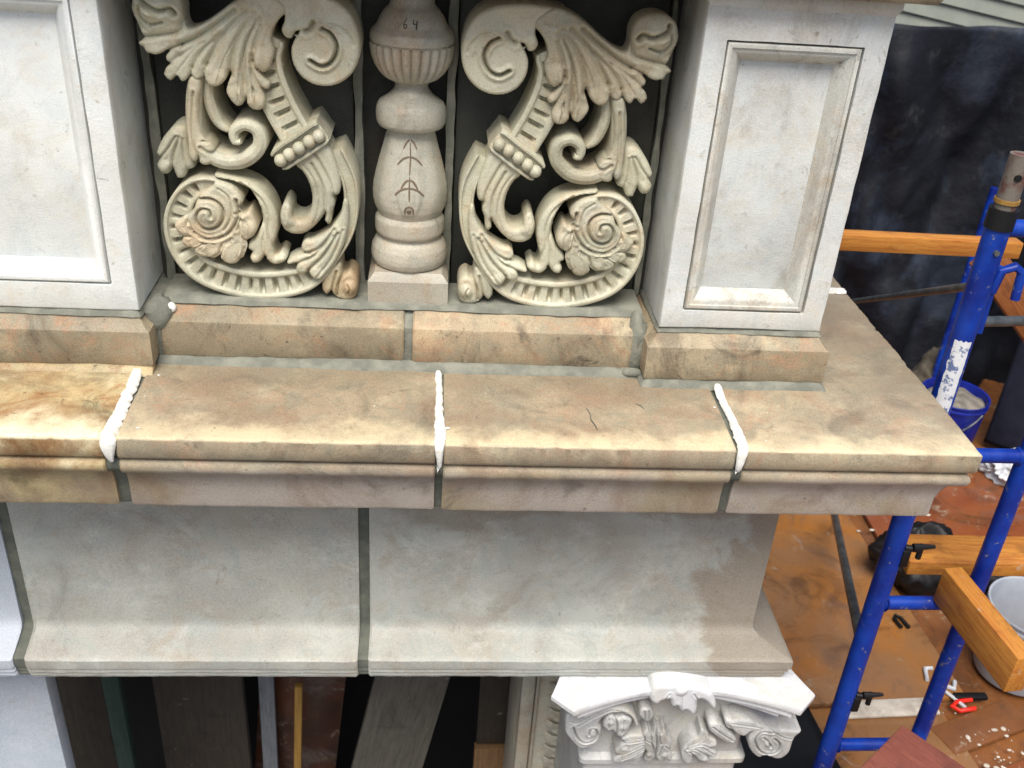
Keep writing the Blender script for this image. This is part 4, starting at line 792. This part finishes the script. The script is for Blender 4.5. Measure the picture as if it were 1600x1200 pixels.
# ================================================================ scaffold deck and things on it
dk = thing('scaffold_deck', 'dirty orange brown plywood deck of the scaffold', 'deck', (1.6, 0.6, -1.3))
def sheet(x0, x1, y0, y1, dz, rot, mat, th=0.018):
    mb = MB(); cx, cy = (x0 + x1) / 2, (y0 + y1) / 2; mb.bbox(x0 - cx, x1 - cx, y0 - cy, y1 - cy, -th, 0, 0.003)
    o = mb.build('plywood_sheet', mat, dk, (cx - 1.6, cy - 0.6, dz)); o.rotation_euler = (0, 0, rot); return o
sheet(0.60, 3.4, -1.2, 3.0, -0.020, 0, M['ply_orange'])
sheet(0.90, 1.55, 0.66, 1.75, 0.0, 0.05, M['ply'])
sheet(0.98, 1.50, 0.02, 0.645, -0.001, 0.08, M['ply'])
sheet(1.60, 3.0, 1.30, 1.98, 0.004, -0.02, M['ply_red'])
sheet(1.42, 1.72, 0.52, 0.62, 0.002, 0.35, M['pine'] if False else M['ply_orange'])
sheet(1.45, 2.2, -0.2, 0.50, 0.0, 0.32, M['ply_red'])
sheet(1.16, 1.46, 0.60, 0.66, 0.012, 0.05, M['plaster'], 0.01)
mb = MB()
rs = random.Random(5)
for k in range(60):   # plaster crumbs on the boards
    x, y = rs.gauss(1.56, 0.07), rs.gauss(0.46, 0.06); r = 0.0012 + 0.006 * rs.random() ** 3; mb.sphere((x, y, -1.298), r, 5, (0.8 + rs.random(), 0.6 + rs.random(), 0.4))
o = mb.build('crumbs', M['plaster']); o['kind'] = 'stuff'; o['label'] = 'plaster crumbs on the deck'
mb = MB()
for k in range(40):
    x, y = rs.gauss(1.68, 0.10), rs.gauss(1.52, 0.10); r = 0.0012 + 0.006 * rs.random() ** 3; mb.sphere((x, y, -1.294), r, 4, (1.5, 1, 0.4))
o = mb.build('crumbs', M['plaster']); o['kind'] = 'stuff'; o['label'] = 'plaster crumbs near the red sheet'

# scaffold frame
AX, AY = 0.940, 0.25; BX = 1.150
sf = thing('scaffold', 'bright blue ladder scaffold frame with two uprights and rungs beside the cornice corner', 'scaffold', (AX, AY, -1.3)); Z = 1.3
def part_tube(name, pts, r, mat, par, n=16):
    mb = MB(); mb.tube(pts, r, n); return mb.build(name, mat, par)
part_tube('post', [(0, 0, 0), (0, 0, 0.32 + Z)], 0.0215, M['blue'], sf)
part_tube('post', [(BX - AX, 0, 0.12), (BX - AX, 0, 0.33 + Z)], 0.0185, M['blue'], sf)
for z in (0.300, -0.167, -0.548, -0.99): part_tube('rung', [(0.015, 0, z + Z), (BX - AX - 0.01, 0, z + Z)], 0.0150, M['blue'], sf, 14)
for z in (0.300, -0.167, -0.548, -0.99):
    for x in (0.0, BX - AX):
        d = 0.0215 if x == 0 else 0.0185; e = 1 if x == 0 else -1
        if z < 0.2: part_tube('weld', [(x + e * (d - 0.002), 0, z + Z), (x + e * (d + 0.003), 0, z + Z)], [0.0195, 0.016], M['blue'], sf, 12)
part_tube('rung', [(BX - AX, 0, 0.300 + Z), (BX - AX + 0.5, 0, 0.300 + Z)], 0.0150, M['blue'], sf, 14)
mb = MB(); mb.tube([(0, 0, 0.30 + Z), (0, 0, 0.335 + Z)], 0.0245, 16); mb.build('collar', M['black'], sf)
cpn = part_tube('coupling_pin', [(0, 0, 0.325 + Z), (0, 0, 0.36 + Z), (0, 0, 0.428 + Z)], [0.018, 0.0185, 0.0185], M['pin'], sf)
mb = MB(); mb.tube([(-0.004, -0.0195, 0.392 + Z), (-0.004, -0.012, 0.392 + Z)], 0.006, 12); mb.build('pin_hole', M['black'], cpn)
mb = MB(); mb.tube([(0.0, 0, 0.345 + Z), (0, 0, 0.352 + Z)], 0.021, 14); mb.build('washer', M['stick'], sf)
# torn white tape down the post
mb = MB(); n = 40; vs_ = []
for i in range(n + 1):
    z = 0.090 - 0.165 * i / n
    for k in range(9):
        a = math.radians(-150 + 80 * k / 8) + 0.10 * noise.noise(Vector((i * 0.3, 3 if k > 4 else 8, 0))) * (1 if k in (0, 8) else 0)
        vs_.append((0.0222 * math.cos(a), 0.0222 * math.sin(a), z + Z + (0.003 * noise.noise(Vector((k * 0.9, 2, 5))) if i in (0, n) else 0)))
mb.add(vs_, [(i * 9 + k, i * 9 + k + 1, i * 9 + k + 10, i * 9 + k + 9) for i in range(n) for k in range(8)])
tape_m = NT('peeling_white_tape'); tape = mb.build('tape', tape_m.done(tape_m.mix(tape_m.ramp(tape_m.noise(55, 6, 0.7), 0.52, 0.6), lin(214, 216, 220), lin(96, 112, 150)), 0.7, tape_m.noise(80, 5), 0.4, 0.002), sf)
# latches
def latch(z, dx=1):
    mb = MB(); mb.tube([(0.018, -0.010, z + Z), (0.05, -0.016, z + Z)], 0.007, 10); mb.tube([(0.048, -0.016, z + Z - 0.022), (0.048, -0.016, z + Z + 0.012)], 0.006, 8)
    mb.tube([(0.03, -0.018, z + Z + 0.008), (0.075, -0.018, z + Z + 0.010)], [0.008, 0.004], 8); mb.bbox(0.012, 0.03, -0.02, 0.012, z + Z - 0.045, z + Z - 0.002, 0.003); mb.build('latch', M['black'] if dx else M['blue'], sf)
latch(-0.39); latch(-0.815)
mb = MB(); mb.tube([(0.026, 0, 0.18 + Z), (0.030, -0.004, 0.222 + Z), (0.050, -0.006, 0.232 + Z), (0.066, -0.006, 0.222 + Z), (0.070, -0.006, 0.17 + Z)], 0.0085, 10); mb.tube([(0.024, 0, 0.23 + Z), (0.027, 0, 0.10 + Z)], 0.007, 8); mb.build('hook', M['blue'], sf)
part_tube('bolt', [(-0.002, -0.019, 0.262 + Z), (-0.002, -0.026, 0.262 + Z)], 0.005, M['steel'], sf, 8)
# cross braces
def brace(p0, p1, r, label, grp='cross braces of the scaffold'):
    mb = MB(); d = Vector(p1) - Vector(p0); mb.tube([(0, 0, 0), d * 0.02, d * 0.98, d], [r * 0.75, r, r, r * 0.75], 12); o = mb.build('cross_brace', M['steel'], None, p0); return tag(o, label, 'brace', grp)
brace((0.969, 0.285, 0.178), (1.574, 2.2, -0.751), 0.0085, 'thin dark brace crossing the tarp behind the right pier')
brace((0.965, 0.285, -0.715), (1.425, 1.45, -1.215), 0.0125, 'grey steel rod slanting to the deck below the cornice corner')
brace((0.975, 0.27, 0.112), (1.75, 0.60, -0.02), 0.0100, 'short grey rod running right from the blue hook')

def timber(name, p0, p1, wd, ht, mat, label, cat='timber', group=None, roll=0.0):
    p0, p1 = Vector(p0), Vector(p1); d = p1 - p0; L = d.length
    mb = MB(); mb.bbox(0, L, -wd / 2, wd / 2, -ht / 2, ht / 2, 0.003)
    o = mb.build(name, mat); x = d.normalized(); up = Vector((0, 0, 1)); y = up.cross(x).normalized(); z = x.cross(y)
    mt = Matrix((x, y, z)).transposed().to_4x4() @ Matrix.Rotation(roll, 4, 'X'); mt.translation = p0; o.matrix_world = mt
    return tag(o, label, cat, group)
timber('timber', (0.70, 0.92, 0.013), (1.425, 0.92, 0.006), 0.04, 0.042, M['pine'], 'orange timber rail crossing level behind the right pier')
timber('timber', (1.035, 0.375, -0.517), (2.1, 0.375, -0.529), 0.10, 0.036, M['pine'], 'flat orange timber lying level behind the blue uprights')
timber('timber', (1.079, 0.246, -0.489), (1.106, -0.012, -0.489), 0.042, 0.088, M['pine'], 'orange brown timber on edge slanting towards the viewer in front of the white bucket')
timber('timber', (1.535, 1.22, -0.135), (1.80, 1.22, -0.40), 0.04, 0.09, M['pine_brown'], 'dark brown timber slanting down behind the blue hook')
# red brown sawn board in the foreground
mb = MB(); mb.bbox(0, 0.75, -0.30, 0, -0.02, 0, 0.004); o = mb.build('sawn_board', M['redboard']); o.location = (0.991, 0.100, -0.75); o.rotation_euler = (0.0, 0.0, math.radians(-51))
tag(o, 'red brown rough sawn board with its corner up at the bottom edge', 'board')

# buckets
def bucket(loc, r0, r1, h, mat, label, fill=None, lvl=0.86):
    t = thing('bucket', label, 'bucket', loc)
    prof = [(r0 * 0.97, 0), (r0, 0.006), (r1 - 0.002, h - 0.03), (r1 + 0.003, h - 0.028), (r1 + 0.003, h - 0.02), (r1 - 0.001, h - 0.018), (r1, h - 0.006), (r1 + 0.004, h - 0.003), (r1 + 0.003, h + 0.001), (r1 - 0.003, h), (r1 - 0.006, h - 0.012), (r0 - 0.004, 0.012), (0.002, 0.010)]
    mb = MB(); mb.lathe(prof, 48); mb.build('pail', mat, t, ang=50)
    mb = MB(); mb.tube([((r1 + 0.006) * math.cos(a), (r1 + 0.006) * math.sin(a) , h - 0.03 - 0.10 * math.sin((a - 2.6) / 2.6 * math.pi) * 1.0) for a in np.linspace(2.6, 5.2, 24)], 0.003, 8); mb.build('handle', M['steel'], t)
    if fill:
        mb = MB(); mb.sphere((0, 0, 0), (r0 + (r1 - r0) * lvl) * 0.95, 12, (1, 1, 0.22)); mb.v = [(v[0], v[1], v[2] * (1 + 0.5 * nz(v, 14, 3)) + 0.01 * nz(v, 25, 8) + h * lvl) for v in mb.v]; mb.build('contents', fill, t)
    return t
bucket((1.770, 0.785, -1.3), 0.112, 0.134, 0.25, M['bucket_white'], 'milky white plastic bucket at the right edge of the deck', M['ply'], lvl=0.12)
bucket((2.10, 2.03, -1.3), 0.112, 0.128, 0.25, M['bucket_blue'], 'dark blue bucket full of pale rubble behind the blue post', plain('grey_rubble', lin(132, 126, 116), lin(96, 92, 86), 0.95, 30, 0.6))

# black plastic bag behind the timbers
def blob(name, c, r, sc, mat, seed, label, cat, amp=0.4, n=40):
    mb = MB(); mb.sphere((0, 0, 0), r, n, sc); out = []
    for v in mb.v:
        v = Vector(v); f = 1 + amp * nz(v, 7, seed) - amp * 0.7 * abs(nz(v, 16, seed + 2)) - amp * 0.4 * abs(nz(v, 34, seed + 6)); v = v * f; out.append((v.x, v.y, max(v.z, -r * sc[2] * 0.75)))
    mb.v = out; o = mb.build(name, mat, None, c, 60); return tag(o, label, cat)
blob('rubbish_bag', (1.60, 1.20, -1.20), 0.15, (1.0, 0.8, 0.85), M['black'], 3, 'black rubbish bag behind the near blue post', 'bag')
blob('rubbish_bag', (1.93, 1.14, -1.20), 0.16, (1.0, 0.7, 0.8), M['black'], 8, 'black rubbish bag behind the white bucket', 'bag')
blob('rag', (2.27, 1.80, -1.24), 0.13, (1.1, 0.8, 0.55), M['rag'], 5, 'crumpled white rag on the deck beyond the blue rung', 'rag', 0.5)
blob('cloth', (2.20, 2.36, -1.20), 0.12, (0.9, 0.7, 1.5), plain('beige_cloth', lin(84, 78, 68), lin(66, 62, 54), 0.95), 12, 'dim beige cloth heap against the navy tarp', 'cloth', 0.4)
# black sheet at the foot of the capital
mb = MB(); N = 16
for i in range(N + 1):
    for j in range(N + 1):
        p = Vector((0.66 + 0.42 * i / N, 0.30 + 0.34 * j / N)); q = 0.004 * nz((i, j, 0), 0.35, 4)
        mb.v.append((p.x - 0.33 * (0.64 - p.y) * 0 + 0.10 * (0.575 - p.y) * (i / N), p.y, -1.284 + q))
mb.f = [(i * (N + 1) + j, (i + 1) * (N + 1) + j, (i + 1) * (N + 1) + j + 1, i * (N + 1) + j + 1) for i in range(N) for j in range(N)]
o = mb.build('dark_sheet', M['black']); sm = o.modifiers.new('s', 'SOLIDIFY'); sm.thickness = 0.003; tag(o, 'black sheet on the deck below the white capital', 'sheet')

# small litter on the deck
def litter(name, pts, r, mat, label, cat, group=None):
    c = Vector(pts[0]); mb = MB(); mb.tube([Vector(p) - c for p in pts], r, 8); o = mb.build(name, mat, None, c); return tag(o, label, cat, group)
dz = -1.292
litter('scrap', [(1.478, 0.735, dz), (1.492, 0.782, dz), (1.515, 0.783, dz)], 0.006, M['rag'], 'bent white plastic scrap left of the rear blue post', 'scrap', 'white scraps on the deck')
litter('scrap', [(1.520, 0.715, dz), (1.545, 0.700, dz), (1.56, 0.73, dz)], 0.007, M['rag'], 'folded white plastic scrap touching the rear blue post', 'scrap', 'white scraps on the deck')
litter('scrap', [(1.515, 0.69, dz), (1.535, 0.655, dz), (1.548, 0.63, dz)], 0.005, M['rag'], 'straight white scrap nearest the red handle', 'scrap', 'white scraps on the deck')
litter('strap', [(1.49, 0.955, dz), (1.482, 0.995, dz), (1.492, 1.01, dz), (1.506, 0.998, dz), (1.515, 0.955, dz)], 0.006, M['black'], 'small black looped strap on the plywood between the blue posts', 'strap')
pl = thing('pliers', 'red handled pliers with black jaw on the deck', 'tool', (1.53, 0.64, dz))
mb = MB(); mb.tube([(0.05, 0.02, 0), (0.0, 0.012, 0), (-0.02, -0.004, 0), (-0.006, -0.022, 0), (0.045, -0.012, 0)], 0.0065, 10); mb.build('handle', M['red'], pl)
mb = MB(); mb.bbox(0.0, 0.10, 0.020, 0.042, -0.006, 0.008, 0.003); mb.build('jaw', M['black'], pl)

# ================================================================ far background
def sheet_hang(name, p0, p1, z0, z1, mat, label, amp, seed, nx=90, nzv=70):
    mb = MB(); p0, p1 = Vector(p0), Vector(p1); d = p1 - p0; nrm = Vector((-d.y, d.x, 0)).normalized(); L = d.length
    for i in range(nx + 1):
        for j in range(nzv + 1):
            u, v = i / nx, j / nzv; z = z0 + (z1 - z0) * v; p = p0 + d * u
            f = amp * (1.1 * noise.noise(Vector((u * L * 3.2 + 0.8 * v, v * 0.9, seed))) + 0.5 * noise.noise(Vector((u * L * 8 - v * 2.0, v * 2.2, seed + 3))) - 0.55 * abs(noise.noise(Vector((u * L * 4.5 + v * 3.0, v * 1.6 - u * 2, seed + 9)))) - 0.2 * abs(noise.noise(Vector((u * L * 12 - v * 5, v * 6, seed + 5))))) * (0.35 + 0.65 * min(1, (1 - v) * 4))
            mb.v.append((p.x + nrm.x * f, p.y + nrm.y * f, z + (0.02 * noise.noise(Vector((u * L * 2.5, 0, seed))) if j == nzv else 0)))
    mb.f = [(i * (nzv + 1) + j, (i + 1) * (nzv + 1) + j, (i + 1) * (nzv + 1) + j + 1, i * (nzv + 1) + j + 1) for i in range(nx) for j in range(nzv)]
    o = link(name, mb.mesh(False), mat, None, None, 180); s2 = o.modifiers.new('s', 'SOLIDIFY'); s2.thickness = 0.004
    return o
o = sheet_hang('tarp', (0.9, 2.62, 0), (3.6, 2.55, 0), -1.35, 0.262, M['tarp'], '', 0.16, 2); tag(o, 'dusty navy tarpaulin hanging in folds behind the scaffold', 'tarp')
o = sheet_hang('dark_drape', (2.30, 2.05, 0), (3.3, 1.5, 0), -1.29, 0.30, M['black_drape'], '', 0.035, 7); tag(o, 'black sheet hanging right of the blue post', 'drape')  # plain black sheet hung in front of the tarp
gp = thing('guard_post', 'thin blue guard post far behind the near blue post', 'post', (2.153, 2.3, -1.3))
part_tube('tube', [(0, 0, 0), (0, 0, 1.02)], 0.016, M['blue'], gp)
# clapboard wall beyond
hw = thing('clapboard_wall', 'grey green clapboard wall beyond the top edge of the tarp', 'wall', (2.3, 3.7, -1.0))
ang = math.radians(0)
for k in range(16):
    mb = MB(); z = 0.3 + k * 0.075
    mb.v = [(-3, 0.03, z), (4, 0.03, z), (4, 0.0, z + 0.001), (-3, 0, z + 0.001), (-3, 0.03, z + 0.085), (4, 0.03, z + 0.085), (4, 0.018, z + 0.085), (-3, 0.018, z + 0.085)]
    mb.f = [(0, 1, 2, 3), (3, 2, 6, 7), (7, 6, 5, 4), (4, 5, 1, 0), (0, 3, 7, 4), (1, 2, 6, 5)]; o = mb.build('clapboard', M['siding'], hw, ang=20)
hw.rotation_euler = (0, math.radians(8), math.radians(-14))
